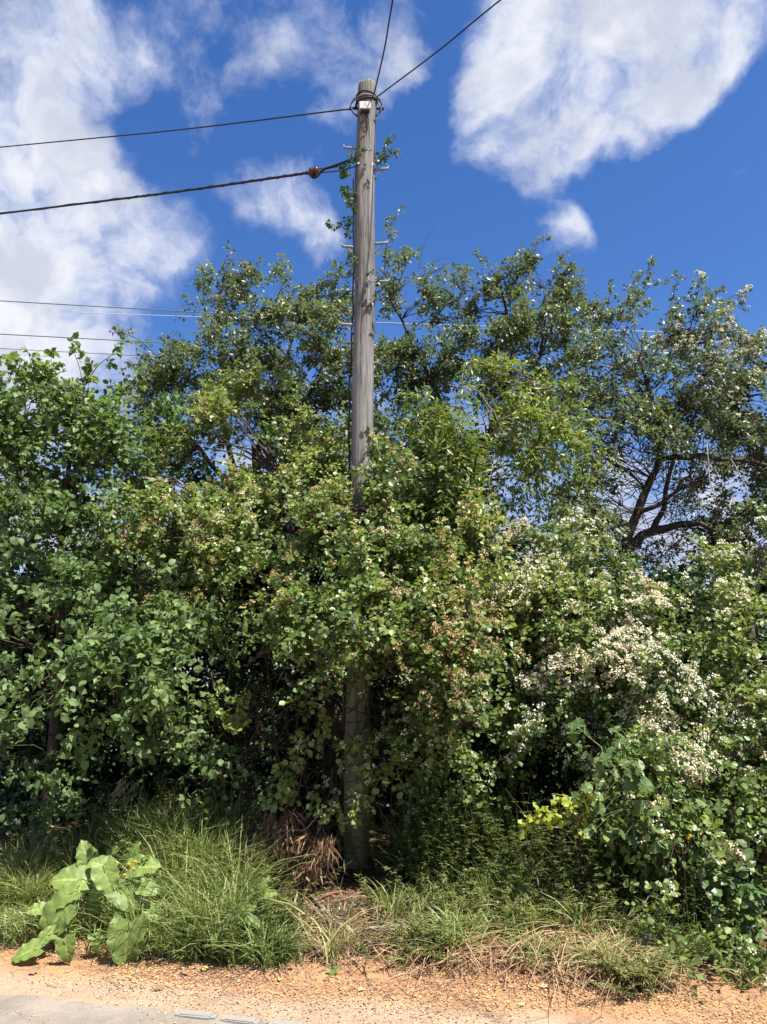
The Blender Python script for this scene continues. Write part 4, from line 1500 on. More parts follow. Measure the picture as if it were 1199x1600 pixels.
def golden():
    b = at(905, 1400, 5.5)
    P = Plant('golden_sapling', b, 'low sapling with a glowing lemon-yellow leafy spray in the hedge front', 'sapling', mat='gold', tpl=T_HAW)
    P.trunk([P.base - UP * .05, at(905, 1340, 5.20), at(905, 1285, 5.02), at(902, 1262, 5.02)], .009, .003, k=12, sides=6)
    for s in (((905, 1280), (900, 1262), (886, 1245)), ((903, 1290), (870, 1270), (835, 1278)), ((903, 1290), (912, 1270), (918, 1250)), ((880, 1268), (850, 1275), (825, 1293)), ((905, 1300), (910, 1285), (905, 1290))):
        P.shoot(s, 5.02, tint=.5, leaf=.044, step=.036, length=.07, r=.003, lm=5, ls=3)
    P.finish()


golden()

# ------------------------------------------------------------------ grasses and herbs


def blades(base, H, lean, width, tint, seg=4, th=None):
    """Arching grass blades: n bases -> ribbon triangles."""
    n = len(base)
    th = rng.random(n) * 6.283 if th is None else th
    d = np.stack([np.cos(th), np.sin(th) * .8 - .25, np.zeros(n)], -1)
    side = np.stack([-d[:, 1], d[:, 0], np.zeros(n)], -1)
    side = norm(side + rnd(n, 3) * .3)
    ts = np.linspace(0, 1, seg + 1)
    L = lean * H
    c = base[:, None] + d[:, None] * (L[:, None] * ts[None] ** 1.8)[..., None] + UP * (H[:, None] * (ts[None] - .32 * (lean[:, None]) * ts[None] ** 3))[..., None]
    w = width[:, None] * np.array([1, .95, .75, .45, .05])[None, :seg + 1]
    l = c - side[:, None] * w[..., None]
    r = c + side[:, None] * w[..., None]
    v = np.stack([l, r], 2).reshape(n, -1, 3)
    k = 2 * (seg + 1)
    f = np.array([[2 * i, 2 * i + 1, 2 * i + 3, 2 * i + 2] for i in range(seg)])
    F_ = (f[None] + (np.arange(n) * k)[:, None, None]).reshape(-1, 4)
    return v.reshape(-1, 3), F_, np.repeat(tint, k)


def grass_patch(name, label, spots, mat='grass'):
    """spots: (px, py on the ground, n, spread x m, spread y m, height, lean, tint)"""
    vs, fs, ts = [], [], []
    off = 0
    for (px, py, n, sx, sy, h, lean, tint) in spots:
        g = ground_at(px, py)
        nc = max(3, n // (45 if mat == 'grass' else 1))
        cc = g[None, :2] + rnd(nc, 2) * [sx, sy]
        who = rng.integers(0, nc, n)
        xy = cc[who] + rnd(n, 2) * (.045 if mat == 'grass' else .05)
        hk = (.55 + .75 * rng.random(nc))[who]
        tk = (rnd(nc) * .13)[who]
        lk = (rng.random(nc) * 6.283)[who]
        v_ = xy[:, 1] + .2 * xy[:, 0]
        ok = v_ > 4.62
        xy, hk, tk, lk = xy[ok], hk[ok], tk[ok], lk[ok]
        n2 = len(xy)
        base = np.column_stack([xy, height(xy[:, 0], xy[:, 1]) - .01])
        H = .86 * h * hk * (.4 + .75 * rng.random(n2))
        v, f, t = blades(base, H, lean * (.5 + 1.4 * rng.random(n2)), .0030 + .0028 * rng.random(n2), (tint + tk + rnd(n2) * .14).clip(0, 1), th=lk + rnd(n2) * 1.6)
        vs.append(v)
        fs.append(f + off)
        ts.append(t)
        off += len(v)
    return tag(mesh_obj(name, np.concatenate(vs), np.concatenate(fs), M[mat], None, smooth=False, attrs={'tint': np.concatenate(ts)}), label, 'grass', None, 'stuff')


grass_patch('grass', 'lush tall arching grass beside the burdock', [
    (120, 1465, 160, .10, .05, .24, .7, .55), (165, 1445, 200, .10, .06, .30, .6, .5), (60, 1460, 140, .08, .05, .22, .8, .6),
    (330, 1470, 1500, .20, .10, .50, .55, .50), (260, 1440, 1300, .16, .12, .55, .5, .48), (300, 1400, 1500, .18, .12, .62, .45, .50), (350, 1420, 1100, .12, .12, .55, .5, .55),
    (260, 1370, 1300, .22, .14, .62, .4, .45), (320, 1370, 1300, .18, .12, .62, .4, .5), (400, 1470, 1000, .10, .10, .34, .6, .35), (420, 1500, 700, .08, .05, .26, .7, .35), (200, 1360, 700, .2, .12, .5, .4, .4),
    (240, 1480, 600, .12, .06, .30, .7, .5), (300, 1490, 700, .14, .04, .26, .8, .45)])
grass_patch('grass', 'shorter dull grass with dry stalks on the verge past the burdock', [
    (30, 1430, 1300, .22, .10, .40, .6, .55), (10, 1400, 900, .25, .12, .45, .5, .45), (-60, 1430, 900, .25, .12, .45, .5, .5), (60, 1460, 500, .1, .06, .25, .8, .5), (70, 1380, 700, .2, .1, .4, .5, .4), (10, 1460, 500, .15, .05, .22, .8, .78)])
grass_patch('grass', 'low straggling grass and dry stems along the verge edge below blossom', [
    (660, 1480, 420, .16, .08, .16, .8, .5), (720, 1470, 520, .2, .08, .24, .7, .5), (800, 1470, 620, .24, .10, .28, .7, .6), (880, 1490, 600, .22, .07, .2, .8, .7), (960, 1500, 520, .18, .06, .2, .9, .8),
    (900, 1460, 600, .22, .10, .32, .6, .6), (1000, 1530, 360, .10, .05, .18, .8, .6), (580, 1460, 160, .16, .08, .12, .8, .8), (640, 1430, 200, .14, .1, .2, .6, .7), (1060, 1500, 350, .16, .08, .25, .6, .45),
    (700, 1420, 500, .25, .12, .30, .5, .55), (820, 1410, 500, .25, .12, .34, .5, .45), (1150, 1530, 260, .18, .05, .2, .7, .55), (540, 1420, 120, .2, .1, .14, .7, .9)])
grass_patch('dry_grass', 'pale flattened straw on the bare bank at the pole foot', [
    (500, 1480, 300, .20, .06, .10, 2.6, .7), (560, 1440, 380, .25, .10, .10, 2.4, .6), (620, 1470, 350, .22, .06, .09, 2.6, .65), (480, 1440, 220, .12, .08, .12, 2.2, .6), (460, 1380, 200, .12, .1, .14, 2., .4), (700, 1500, 500, .25, .03, .06, 2.6, .7),
    (930, 1505, 900, .22, .05, .16, 1.8, .75), (800, 1490, 900, .25, .05, .15, 1.8, .7), (860, 1470, 700, .2, .06, .2, 1.5, .7), (720, 1480, 500, .2, .05, .14, 1.8, .65), (1000, 1515, 500, .15, .04, .12, 1.8, .75), (590, 1400, 350, .25, .1, .12, 2.2, .5)], 'straw')


def seed_grass(px, py, lean, h, label, mat='grass', tint=.6, n=7, hang=.13):
    """A tall flowering grass: stems with drooping one-sided seed heads."""
    g = ground_at(px, py)
    root = empty('flowering_grass', g, label, 'grass', 'seeding grass tufts')
    vs, fs, ts = [], [], []
    off = 0
    for i in range(n):
        tip = g + np.array([lean * h * (.6 + .8 * rng.random()) + rng.normal() * .08, rng.normal() * .06 - .05, h * (.8 + .3 * rng.random())])
        b = g + np.array([rng.normal() * .03, rng.normal() * .03, -.02])
        mid = (b + tip) / 2 + np.array([-lean * h * .25, 0, h * .10])
        path = spline([b, mid, tip, tip + np.array([lean * .12 + rng.normal() * .03, -.03, -.05])], 14)
        v, q = tubes(path[None], np.linspace(.0022, .0008, 14)[None], 3)
        mesh_obj('stem', v, q, M['stalk'] if mat == 'grass' else M['dead'], root)
        m = 16
        P_ = path[np.linspace(8, 13, m).astype(int)] + rnd(m, 3) * .01
        v, f, t = leaf_verts(T_LAN, P_, np.array([np.sign(lean) * .6 + .1, -.2, -.9]) + rnd(m, 3) * .35, rnd(m, 3) + [0, -1, .5], hang * .42 * (.6 + .6 * rng.random(m)), np.full(m, tint) + rnd(m) * .1)
        vs.append(v); fs.append(f + off); ts.append(t); off += len(v)
    tag(mesh_obj('seed_head', np.concatenate(vs), np.concatenate(fs), M[mat], root, smooth=False, attrs={'tint': np.concatenate(ts).clip(0, 1)}), kind='stuff')


seed_grass(235, 1330, -.35, .52, 'tall seeding grass tuft standing against the dark hollow', tint=.85)
seed_grass(195, 1340, .25, .40, 'seeding grass tuft rising behind the burdock leaves', tint=.85, n=5)
seed_grass(62, 1360, .20, .34, 'seeding grass tuft near the slim trunk of the broad-leaved tree', tint=.9, n=5)


def dead_sedge(px, py, Y, h, label, n=26):
    c = gz(at(px, py, Y))
    root = empty('dead_sedge', c, label, 'dead grass', 'dead brown sedge tufts')
    N_ = n * 40
    base = np.tile(c, (n, 1)) + rnd(n, 3) * [.06, .05, .0]
    th = rng.random(n) * 6.283
    tip = base + np.stack([np.cos(th) * .25 * h, np.sin(th) * .12 * h - .08, h * (.5 + .5 * rng.random(n))], -1)
    ts = np.linspace(0, 1, 7)[None, :, None]
    path = base[:, None] * (1 - ts) + tip[:, None] * ts + UP * .25 * h * (ts * (1 - ts)) * 2
    v, q = tubes(path, np.linspace(.003, .0012, 7)[None].repeat(n, 0), 3)
    tag(mesh_obj('stems', v, q, M['dead'], root), kind='stuff')
    P_ = (tip[:, None] + rnd(n, 40, 3) * [.045, .04, .045]).reshape(-1, 3)
    v, f, t = leaf_verts((T_LAN[0] * [1, .16, 1], T_LAN[1]), P_, np.array([0, -.2, -1.0]) + rnd(N_, 3) * [.55, .4, .3], rnd(N_, 3) * .6 + [0, -1, .4], (.06 + .10 * rng.random(N_)), (.55 + rnd(N_) * .25).clip(0, 1))
    tag(mesh_obj('dead_blades', v, f, M['straw'], root, smooth=False, attrs={'tint': t}), kind='stuff')


dead_sedge(440, 1330, 6.0, .48, 'dead brown sedge hanging in the hollow left of the pole', 11)
dead_sedge(478, 1350, 5.75, .36, 'low dead brown sedge by the fallen branches at the pole', 10)
dead_sedge(400, 1355, 5.8, .34, 'dead reddish sedge at the edge of the tall grass', 8)


def cleavers(label, spots):
    """Scrambling goosegrass: thin stems with whorls of tiny narrow leaves, one tangled mass."""
    tp, lp, la, ln, lt = [], [], [], [], []
    for (px, py, n, sx, sy, h, tint) in spots:
        n = int(n * .62)
        g = ground_at(px, py)
        xy = g[None, :2] + rnd(n, 2) * [sx, sy]
        b = np.column_stack([xy, height(xy[:, 0], xy[:, 1]) - .01])
        H = h * (.35 + .85 * rng.random(n))
        ts = np.linspace(0, 1, 8)
        bend = rnd(n, 3) * [.16, .10, .02] + [0, -.05, 0]
        p = b[:, None] + UP * (H[:, None] * ts[None])[..., None] + bend[:, None] * (ts[None, :, None] ** 1.5) * 1.2
        p[:, 1:] += rnd(n, 7, 3) * .012
        tp.append(p)
        W = 5
        for wi in range(9):
            t = np.clip(.12 + .09 * wi + rng.random(n) * .05, 0, 1)
            i = np.clip((t * 7).astype(int), 0, 6)
            fr = (t * 7 - i)[:, None]
            c = p[np.arange(n), i] * (1 - fr) + p[np.arange(n), i + 1] * fr
            for w in range(W):
                a = w * 6.283 / W + rng.random(n)
                ax = np.stack([np.cos(a), np.sin(a), .15 + .2 * rnd(n)], -1)
                lp.append(c)
                la.append(ax)
                ln.append(np.tile(UP, (n, 1)) + rnd(n, 3) * .3)
                lt.append(tint + rnd(n) * .16)
    tp = np.concatenate(tp)
    v1, q1 = tubes(tp, np.full(tp.shape[:2], .0016), 3)
    lp, la, ln, lt = map(np.concatenate, (lp, la, ln, lt))
    v2, f2, t2 = leaf_verts((T_LAN[0] * [1, .9, 1], T_LAN[1]), lp, la, ln, .026 + .012 * rng.random(len(lp)), lt.clip(0, 1))
    return tag(mesh_obj('goosegrass', np.vstack([v1, v2]), [q1, f2 + len(v1)], M['cleaver'], None, smooth=False, attrs={'tint': np.concatenate([np.full(len(v1), .5), t2])}), label, 'weeds', None, 'stuff')


cleavers('tangled dark goosegrass weeds in the hedge bottom right of the pole', [
    (640, 1370, 170, .22, .14, .55, .40), (720, 1380, 190, .22, .14, .60, .38), (800, 1390, 200, .24, .14, .62, .36), (880, 1400, 190, .24, .14, .62, .40), (960, 1420, 160, .2, .12, .6, .45), (700, 1430, 70, .22, .10, .30, .7),
    (760, 1450, 50, .22, .08, .24, .8), (840, 1450, 50, .2, .08, .26, .8), (900, 1450, 50, .2, .08, .28, .75), (1060, 1440, 130, .2, .12, .5, .45)])
cleavers('bright goosegrass weeds scrambling through the tall grass by the burdock', [
    (250, 1350, 220, .22, .14, .55, .65), (310, 1370, 240, .18, .14, .52, .68), (350, 1420, 200, .14, .12, .42, .7), (270, 1420, 200, .16, .12, .46, .7), (410, 1470, 120, .08, .1, .30, .5), (350, 1490, 70, .12, .05, .22, .45), (200, 1340, 60, .2, .1, .4, .5), (40, 1380, 90, .25, .12, .4, .5), (660, 1490, 60, .08, .06, .18, .6), (995, 1540, 50, .06, .05, .18, .7)])


# broad burdock leaves


def big_leaf_mesh(seed, L=1.0, W=.8, ruffle=.034, tint=.5, lobes=4, mat='burdock'):
    """Heart-shaped leaf: scalloped wavy margin, sunken side veins, pale ribs."""
    r = np.random.default_rng(seed)
    nu, nv = 25, 17
    ph = r.random(6) * 6.283
    twist = r.normal() * .25
    verts, tints = [], []
    for u in np.linspace(0, 1, nu):
        wd = W * .5 * max(0, math.sin(math.pi * min(1, (u * .90 + .10)) ** .70)) ** .62
        for v in np.linspace(-1, 1, nv):
            e = abs(v)
            vein = math.cos(2 * math.pi * 5.5 * (u - .30 * e))
            edge = 1 + e ** 3 * (.035 * math.sin(u * lobes * 6.283 + ph[0] + (2 if v > 0 else 0)) + .03 * math.sin(u * 44 + ph[1] + v))
            y = v * wd * edge
            x = u * L - .20 * L * e ** 1.5 * max(0, 1 - 2.2 * u) + .03 * e ** 3 * math.sin(u * 25 + ph[2])
            z = (.20 * e * wd + ruffle * 1.1 * e ** 2.5 * math.sin(u * lobes * 5.2 + ph[3] + (1.7 if v > 0 else 0)) - .30 * u ** 2 * L
                 - .022 * max(0, vein) ** 4 * (1 - .5 * e) + .010 * r.normal() * e + twist * v * u * .3)
            verts.append((x, y, z))
            tints.append(tint + .55 * max(0, 1 - e * 9) + .34 * max(0, vein) ** 10 * (1 - .4 * e) - .10 * e + .06 * math.sin(u * 7 + ph[4]) + r.normal() * .05)
    f = [(i * nv + j, i * nv + j + 1, (i + 1) * nv + j + 1, (i + 1) * nv + j) for i in range(nu - 1) for j in range(nv - 1)]
    me = bpy.data.meshes.new('leaf')
    me.from_pydata(verts, [], f)
    a = me.attributes.new('tint', 'FLOAT', 'POINT')
    a.data.foreach_set('value', np.clip(np.array(tints, dtype=np.float32), 0, 1))
    for p in me.polygons:
        p.use_smooth = True
    me.materials.append(M[mat])
    return me


def leafy_rosette(name, base, label, cat_, leaves, meshes, rs=.006):
    """leaves: (px, py of leaf centre, Y, tip direction on screen in degrees, length m, facing tilt, mesh index)"""
    from mathutils import Matrix
    root = empty(name, base, label, cat_)
    for (px, py, Y, deg, L, tilt, mi) in leaves:
        L *= .9
        c = at(px, py, Y)
        a = math.radians(deg)
        ax = np.array([math.cos(a), -.25, math.sin(a)])
        ax = ax / np.linalg.norm(ax)
        no = np.array([.08 * rng.normal(), -tilt, 1 - tilt * .55])
        no = no - ax * np.dot(no, ax)
        no = no / np.linalg.norm(no)
        sd = np.cross(no, ax)
        st = c - ax * L * .5
        m = Matrix(((ax[0] * L, sd[0] * L, no[0] * L, st[0] - base[0]), (ax[1] * L, sd[1] * L, no[1] * L, st[1] - base[1]), (ax[2] * L, sd[2] * L, no[2] * L, st[2] - base[2]), (0, 0, 0, 1)))
        o = bpy.data.objects.new('leaf', meshes[mi % len(meshes)])
        col.objects.link(o)
        o.parent = root
        o.matrix_local = m
        b = np.array(base) + np.array([rng.normal() * .02, rng.normal() * .02, -.01])
        mid = (b + st) / 2 + UP * .06
        tube_obj('leaf_stalk', [b, mid, st, st + ax * L * .25 - no * .015 * L], rs, rs * .5, M['stalk'], root, k=10, sides=6)
    return root


bl = [big_leaf_mesh(i, tint=.30 + .12 * (i % 3), W=.84 + .08 * (i % 2)) for i in range(7)]
bb = gz(at(150, 1455, 5.25))
leafy_rosette('burdock_plant', bb, 'big burdock with broad wavy pale green leaves at verge edge', 'plant', [
    (134, 1334, 5.30, 112, .18, .62, 0), (108, 1372, 5.22, 168, .24, .62, 1), (168, 1376, 5.12, -62, .21, .72, 2), (182, 1326, 5.42, 48, .18, .45, 3), (226, 1352, 5.25, 14, .22, .62, 4), (200, 1404, 5.08, -28, .20, .72, 0),
    (82, 1440, 5.05, -128, .27, .72, 1), (94, 1404, 5.12, -158, .22, .45, 2), (196, 1476, 4.86, -92, .26, .80, 3), (40, 1486, 4.90, -172, .18, .42, 4), (104, 1486, 4.86, -70, .15, .55, 0), (158, 1350, 5.25, 150, .16, .62, 5), (142, 1420, 5.18, -110, .14, .55, 6),
    (150, 1396, 5.15, -140, .13, .6, 5), (206, 1332, 5.38, 72, .14, .5, 6), (66, 1466, 4.98, -158, .14, .5, 5), (152, 1472, 4.95, -60, .11, .6, 6), (234, 1388, 5.12, -8, .14, .62, 1), (56, 1420, 5.2, 172, .13, .5, 2), (244, 1430, 5.02, -30, .12, .6, 4)], bl, .005)
dl = [big_leaf_mesh(20 + i, tint=.12 + .1 * i, W=.55, ruffle=.03) for i in range(3)]
bb2 = gz(at(385, 1470, 5.0))
leafy_rosette('dock_plant', bb2, 'darker dock plant half buried in the tall grass', 'plant', [
    (360, 1455, 4.92, -100, .17, .7, 0), (385, 1420, 5.0, 30, .13, .6, 1), (408, 1385, 5.05, 70, .14, .7, 2), (345, 1480, 4.86, -60, .15, .8, 0), (400, 1480, 4.88, -80, .15, .8, 1), (420, 1395, 5.05, 20, .12, .6, 2), (375, 1495, 4.85, -120, .13, .6, 2), (398, 1440, 4.95, -20, .13, .6, 0)], dl, .004)
sl = [big_leaf_mesh(40 + i, tint=.25 + .15 * i, W=.8, ruffle=.03) for i in range(3)]
bb3 = ground_at(565, 1490)
leafy_rosette('weed_seedling', bb3, 'small broad-leaved seedling on the bare verge below the fallen branch', 'plant', [
    (563, 1478, bb3[1] - .0, 110, .06, .5, 0), (553, 1488, bb3[1] - .01, 170, .05, .5, 1), (572, 1484, bb3[1] - .02, 20, .05, .5, 2)], sl, .002)
bb4 = ground_at(520, 1522)
leafy_rosette('weed_seedling', bb4, 'tiny grey-green seedling growing out of the orange litter', 'plant', [
    (516, 1517, bb4[1] - .0, 150, .045, .5, 0), (526, 1516, bb4[1] - .01, 40, .045, .5, 1), (520, 1522, bb4[1] - .03, -90, .04, .5, 2)], sl, .002)


def nettles(label, cx, Y, n, spread, tint):
    b = gz(at(cx, 1480, Y))
    P = Plant('bindweed_patch', b, label, 'plant', mat='vine', tpl=T_OVA, bark='stalk', twig='stalk')
    s = None
    for i in range(n):
        g = gz(b + np.array([rng.normal() * spread, rng.normal() * .13, 0]))
        h = .25 + .35 * rng.random()
        tip = g + np.array([rng.normal() * .08, -.08 + rng.normal() * .05, h])
        pth = spline([g - UP * .02, (g + tip) / 2 + [0, .03, .05], tip], 8)
        v, q = tubes(pth[None], np.linspace(.003, .0015, 8)[None], 4)
        mesh_obj('stem', v, q, M['stalk'], P.root)
        m = 13
        pp = pth[rng.integers(1, 8, m)] + rnd(m, 3) * .012
        s = cat(s, dict(pos=pp, ax=norm(rnd(m, 3) * [1, .8, .5] + [0, -.4, -.2]), no=norm(rnd(m, 3) * .35 + [.1, -.45, .9]), size=rng.uniform(.045, .085, m), tint=np.clip(tint + rnd(m) * .2, 0, 1)))
    k = min(290, len(s['pos']))
    P.single_leaves(s, range(k))


nettles('leafy green bindweed heaped on the verge end under white blossom', 1150, 4.95, 22, .17, .35)

# yellow flowers


def flower(px, py, Y, label, group):
    c = at(px, py, Y)
    g = gz(c)
    root = empty('yellow_flower', g, label, 'flower', group)
    tube_obj('flower_stem', [g - UP * .01, (g + c) / 2 + [.01, .03, 0], c], .0022, .0015, M['stalk'], root, k=10, sides=5)
    pos = np.tile(c, (7, 1))
    a = np.arange(7) * 6.283 / 7
    ax = np.stack([np.cos(a), np.full(7, -.25), np.sin(a)], -1)
    for i in range(7):
        v, f, t = leaf_verts((T_OVA[0] * [1, .8, 1], T_OVA[1]), pos[i:i + 1], ax[i:i + 1], np.array([[0, -1, .3]]), np.array([.014]), np.array([rng.random()]))
        mesh_obj('petal', v, f, M['yellow'], root, attrs={'tint': t})
    v, q = tubes(np.array([[c + [0, -.002, 0], c + [0, -.007, 0], c + [0, -.010, 0]]]), np.array([[.007, .006, .001]]), 8)
    mesh_obj('flower_centre', v, q, M['yellow'], root, attrs={'tint': np.zeros(len(v))})


for p in ((202, 1350), (212, 1346), (209, 1357), (195, 1367)):
    flower(*p, 5.08, 'small yellow flower among the burdock leaves', 'yellow flowers in the burdock')
for p in ((1066, 1313), (1075, 1309), (1078, 1306)):
    flower(*p, 4.86, 'small orange-yellow flower among the vine leaves', 'yellow flowers in the vine')

# ------------------------------------------------------------------ fallen and dead branches


def stick(name, pts, r0, r1, label, cat_='branch', mat='dead', forks=(), k=22, wob=.03):
    pts = [np.array(p, float) for p in pts]
    b = pts[0]
    root = empty(name, b, label, cat_)
    tube_obj('stem', pts, r0, r1, M[mat], root, k=k, wob=wob, sides=6)
    for f in forks:
        tube_obj('side_twig', f, r1 * 1.1, r1 * .4, M[mat], root, k=12, wob=.02, sides=5)


def gp(px, py, dz=.012):
    return ground_at(px, py) + UP * dz


stick('fallen_branch', [gp(452, 1388), gp(490, 1412, .03), gp(540, 1456, .03), gp(590, 1458, .03), gp(640, 1458, .03), gp(662, 1478, .02), gp(688, 1494)], .012, .007,
      'long kinked bare branch lying on the bank at the pole foot', forks=([gp(640, 1458, .03), gp(620, 1452, .05), gp(598, 1456, .02)],))
stick('fallen_branch', [gp(468, 1396, .06), gp(463, 1425, .05), gp(480, 1470, .02), gp(512, 1502)], .010, .005, 'forked pale stick sloping down the bank to the verge',
      forks=([gp(466, 1410, .05), gp(500, 1440, .03), gp(530, 1452, .02)], [gp(470, 1440, .04), gp(473, 1460, .03), gp(476, 1480, .012)]))
stick('fallen_branch', [gp(395, 1375, .1), at(430, 1303, 5.9), at(478, 1296, 5.85), at(497, 1272, 5.9), at(512, 1250, 6.1)], .010, .005, 'bare forked branch propped across the dead sedge',
      forks=([at(480, 1297, 5.85), at(460, 1325, 5.8), gp(440, 1385, .05)],))
stick('fallen_branch', [gp(400, 1395), gp(425, 1376, .05), gp(452, 1368, .06), gp(470, 1390, .02)], .008, .004, 'short dry stick lying at the edge of the tall grass')
stick('fallen_branch', [gp(470, 1385), at(490, 1358, 5.75), at(525, 1356, 5.85), gp(548, 1372)], .008, .004, 'thin arched stick leaning against the pole foot')
stick('dry_stalk', [gp(660, 1430), at(664, 1385, 5.6), at(668, 1355, 5.6)], .005, .002, 'upright dry brown stalk in the goosegrass near the pole', 'dry stalk', k=10)
stick('dry_stalk', [gp(955, 1460), at(972, 1400, 5.1), at(982, 1358, 5.1)], .006, .003, 'upright reddish dead stalk below the golden spray', 'dry stalk', mat='twig', k=10,
      forks=([at(960, 1440, 5.1), at(968, 1400, 5.1), at(966, 1370, 5.1)],))
stick('dry_stalk', [gp(975, 1450), at(1005, 1415, 5.0), at(1035, 1378, 5.0)], .006, .003, 'pale dead stalk slanting out of the weeds below the vine', 'dry stalk', k=10)
stick('dry_stalk', [gp(1030, 1520), at(1042, 1490, 4.75), at(1050, 1468, 4.75)], .005, .003, 'short pale stick standing tilted in weeds by the verge', 'dry stalk', k=8)
stick('dry_stalk', [gp(1072, 1530), at(1080, 1510, 4.7), at(1090, 1488, 4.7)], .005, .003, 'second short pale stick tilted beside the bindweed', 'dry stalk', k=8)
stick('dry_stalk', [gp(1012, 1508), at(1040, 1494, 4.78), gp(1078, 1506, .06)], .005, .003, 'pale stick lying level in the weeds by the bindweed', 'dry stalk', k=8)
stick('dry_stalk', [gp(835, 1470), at(850, 1400, 5.3), at(820, 1340, 5.35)], .005, .002, 'thin tan stalk arching through goosegrass under blossom', 'dry stalk', k=10)
# pale dead branch hung up in the bright tree
c0 = at(726, 770, 6.6)
stick('dead_branch', [at(712, 905, 6.75), at(715, 830, 6.65), at(728, 780, 6.6), at(727, 735, 6.58), at(700, 745, 6.55), at(672, 778, 6.55)], .007, .004, 'pale bare dead branch hung up in the bright narrow-leaved tree', 'branch',
      forks=([at(727, 740, 6.58), at(700, 755, 6.55), at(665, 765, 6.52)], [at(727, 735, 6.58), at(735, 760, 6.55), at(728, 785, 6.5)], [at(715, 760, 6.55), at(690, 780, 6.5), at(685, 810, 6.5)],
             [at(728, 745, 6.58), at(745, 755, 6.55), at(752, 768, 6.5)]))
stick('dead_branch', [at(860, 700, 6.6), at(800, 690, 6.55), at(770, 640, 6.5), at(745, 610, 6.5), at(700, 600, 6.5)], .006, .003, 'thin grey dead branch sprawling over the yellow-green leaves', 'branch',
      forks=([at(770, 640, 6.5), at(740, 660, 6.45), at(720, 690, 6.4)], [at(780, 655, 6.5), at(820, 640, 6.45), at(850, 600, 6.4)], [at(770, 725, 6.5), at(765, 760, 6.45), at(788, 785, 6.45)]))
stick('dead_branch', [at(840, 640, 6.7), at(900, 655, 6.9), at(960, 660, 7.0), at(1000, 690, 7.2)], .005, .003, 'thin grey dead branch reaching towards the forked hawthorn', 'branch',
      forks=([at(900, 655, 6.9), at(920, 690, 6.8), at(940, 740, 6.8)],))
stick('hanging_stem', [at(1105, 690, 7.2), at(1110, 750, 7.1), at(1125, 800, 7.1)], .006, .003, 'dry climber stem hanging from the long level hawthorn limb', 'stem', k=10)
stick('hanging_stem', [at(1140, 715, 7.2), at(1165, 760, 7.1), at(1168, 800, 7.1)], .006, .003, 'dry climber stem dangling beyond the first from that limb', 'stem', k=10)

# ------------------------------------------------------------------ litter on the verge


def litter():
    n = 60000
    u = rng.uniform(-3.4, 3.6, n)
    v = np.where(rng.random(n) < .68, 4.60 + rnd(n) * .18, rng.uniform(3.8, 5.6, n))
    dens = vnoise(np.stack([u * 2.2, v * 4, v * 0 + 3], -1))
    k = (dens + .12 * rnd(n) > np.where(v < 4.4, .50, .42)) & (v > 3.75)
    u, v = u[k], v[k]
    y = v - .2 * u
    z = height(u, y) + .004 + .006 * rng.random(len(u))
    P_ = np.stack([u, y, z], -1)
    m = len(P_)
    zone = vnoise(np.stack([u * 1.3, v * 3, u * 0 + 8], -1))
    ti = np.where(v < 4.42, .55, .35 + .5 * zone) + rnd(m) * .2
    vv, f, t = leaf_verts(T_DIA, P_, rnd(m, 3) * [1, 1, .15], UP + rnd(m, 3) * .35, (.006 + .013 * rng.random(m) ** 2), ti.clip(0, 1))
    tag(mesh_obj('leaf_litter', vv, f, M['litter'], None, smooth=False, attrs={'tint': t}), 'orange brown leaf litter strewn along the verge', 'leaf litter', None, 'stuff')
    # straw and bits of twig
    n = 1500
    u = rng.uniform(-3.0, 3.2, n)
    v = 4.75 + rnd(n) * .25
    k = v > 4.2
    u, v = u[k], v[k]
    n = len(u)
    y = v - .2 * u
    c = np.stack([u, y, height(u, y) + .008], -1)
    th = rng.random(n) * 6.283
    d = np.stack([np.cos(th), np.sin(th), rnd(n) * .1], -1) * (.02 + .07 * rng.random(n) ** 2)[:, None]
    ts = np.linspace(-1, 1, 3)[None, :, None]
    path = c[:, None] + d[:, None] * ts
    path[:, 1] += rnd(n, 3) * .005
    vv, q = tubes(path, np.full((n, 3), .0016), 3)
    tag(mesh_obj('twig_litter', vv, q, M['dead'], None), 'tiny dry twigs and straw scattered over the verge', 'twig litter', None, 'stuff')


litter()


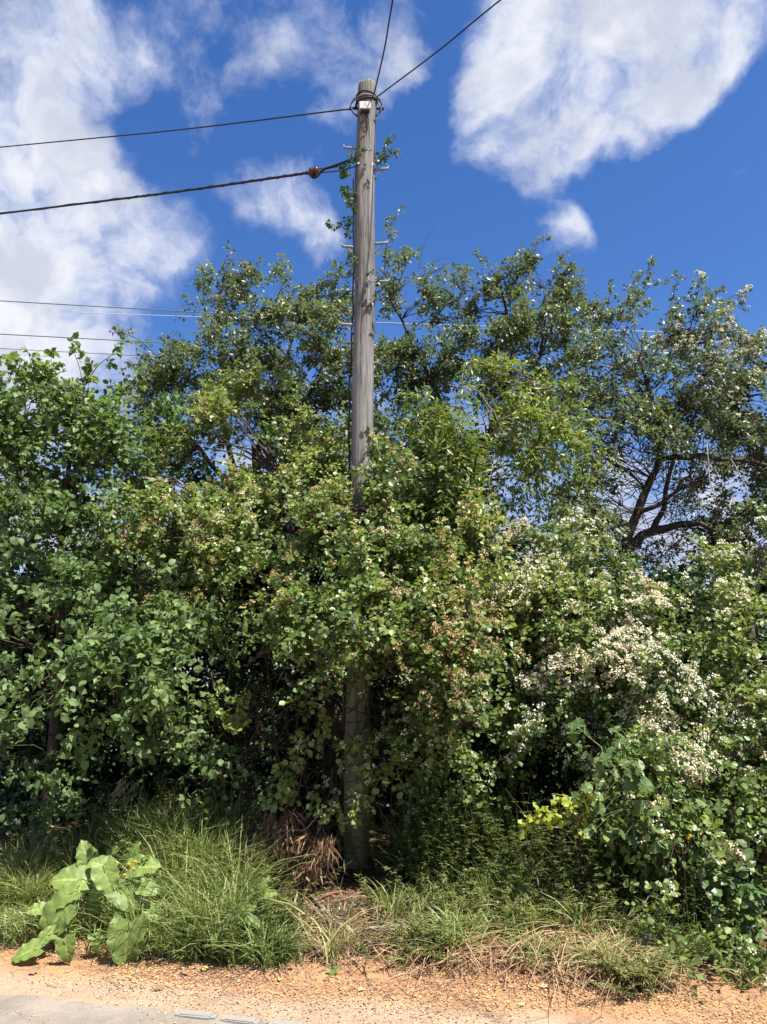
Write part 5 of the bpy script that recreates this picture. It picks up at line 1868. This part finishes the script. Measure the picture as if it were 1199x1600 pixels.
def brash():
    n = 420
    px = rng.uniform(430, 700, n)
    py = rng.uniform(1370, 1500, n)
    c = np.array([ground_at(a, b) for a, b in zip(px[:60], py[:60])])
    c = c[rng.integers(0, 60, n)] + rnd(n, 3) * [.06, .05, 0]
    c[:, 2] = height(c[:, 0], c[:, 1]) + .012 + .05 * rng.random(n) ** 2
    th = rng.random(n) * 6.283
    d = np.stack([np.cos(th), np.sin(th) * .7, rnd(n) * .25], -1) * (.04 + .14 * rng.random(n) ** 2)[:, None]
    ts = np.linspace(-1, 1, 5)[None, :, None]
    path = c[:, None] + d[:, None] * ts + norm(rnd(n, 3))[:, None] * .03 * ts ** 2
    path[..., 2] = np.maximum(path[..., 2], height(path[..., 0], path[..., 1]) + .004)
    vv, q = tubes(path, (.0015 + .0025 * rng.random(n))[:, None] * np.linspace(1.1, .6, 5)[None], 4)
    half = len(q) // 2
    tag(mesh_obj('brash', vv, q, M['brash'], None), 'tangle of thin brown twigs on the bare bank at the pole foot', 'twig litter', None, 'stuff')


brash()


def fallen_leaf(px, py, L, tint, label, group, mat):
    g = ground_at(px, py) + UP * .012
    a = rng.random() * 6.283
    v, f, t = leaf_verts(T_HAW, np.array([[0, 0, 0.]]), np.array([[math.cos(a), math.sin(a), .1]]), np.array([[rng.normal() * .3, -.3, 1]]), np.array([L]), np.array([tint]))
    o = mesh_obj('fallen_leaf', v, f, M[mat], None, smooth=False, attrs={'tint': t})
    o.location = tuple(g)
    tag(o, label, 'leaf', group)


for p in ((694, 1527), (436, 1536), (356, 1512), (326, 1515), (560, 1551), (834, 1550), (812, 1575), (8, 1478)):
    fallen_leaf(*p, .035 + .015 * rng.random(), rng.random(), 'fallen yellow leaf lying on the orange litter', 'fallen yellow leaves', 'yleaf')
for p in ((283, 1522), (448, 1516), (860, 1545), (875, 1535), (890, 1552), (240, 1549), (60, 1520), (700, 1540), (620, 1512), (780, 1535)):
    fallen_leaf(*p, .04 + .025 * rng.random(), .15 + .3 * rng.random(), 'curled brown dead leaf lying on the verge', 'fallen brown leaves', 'litter')
print('leaf tris', STAT['leaf'])
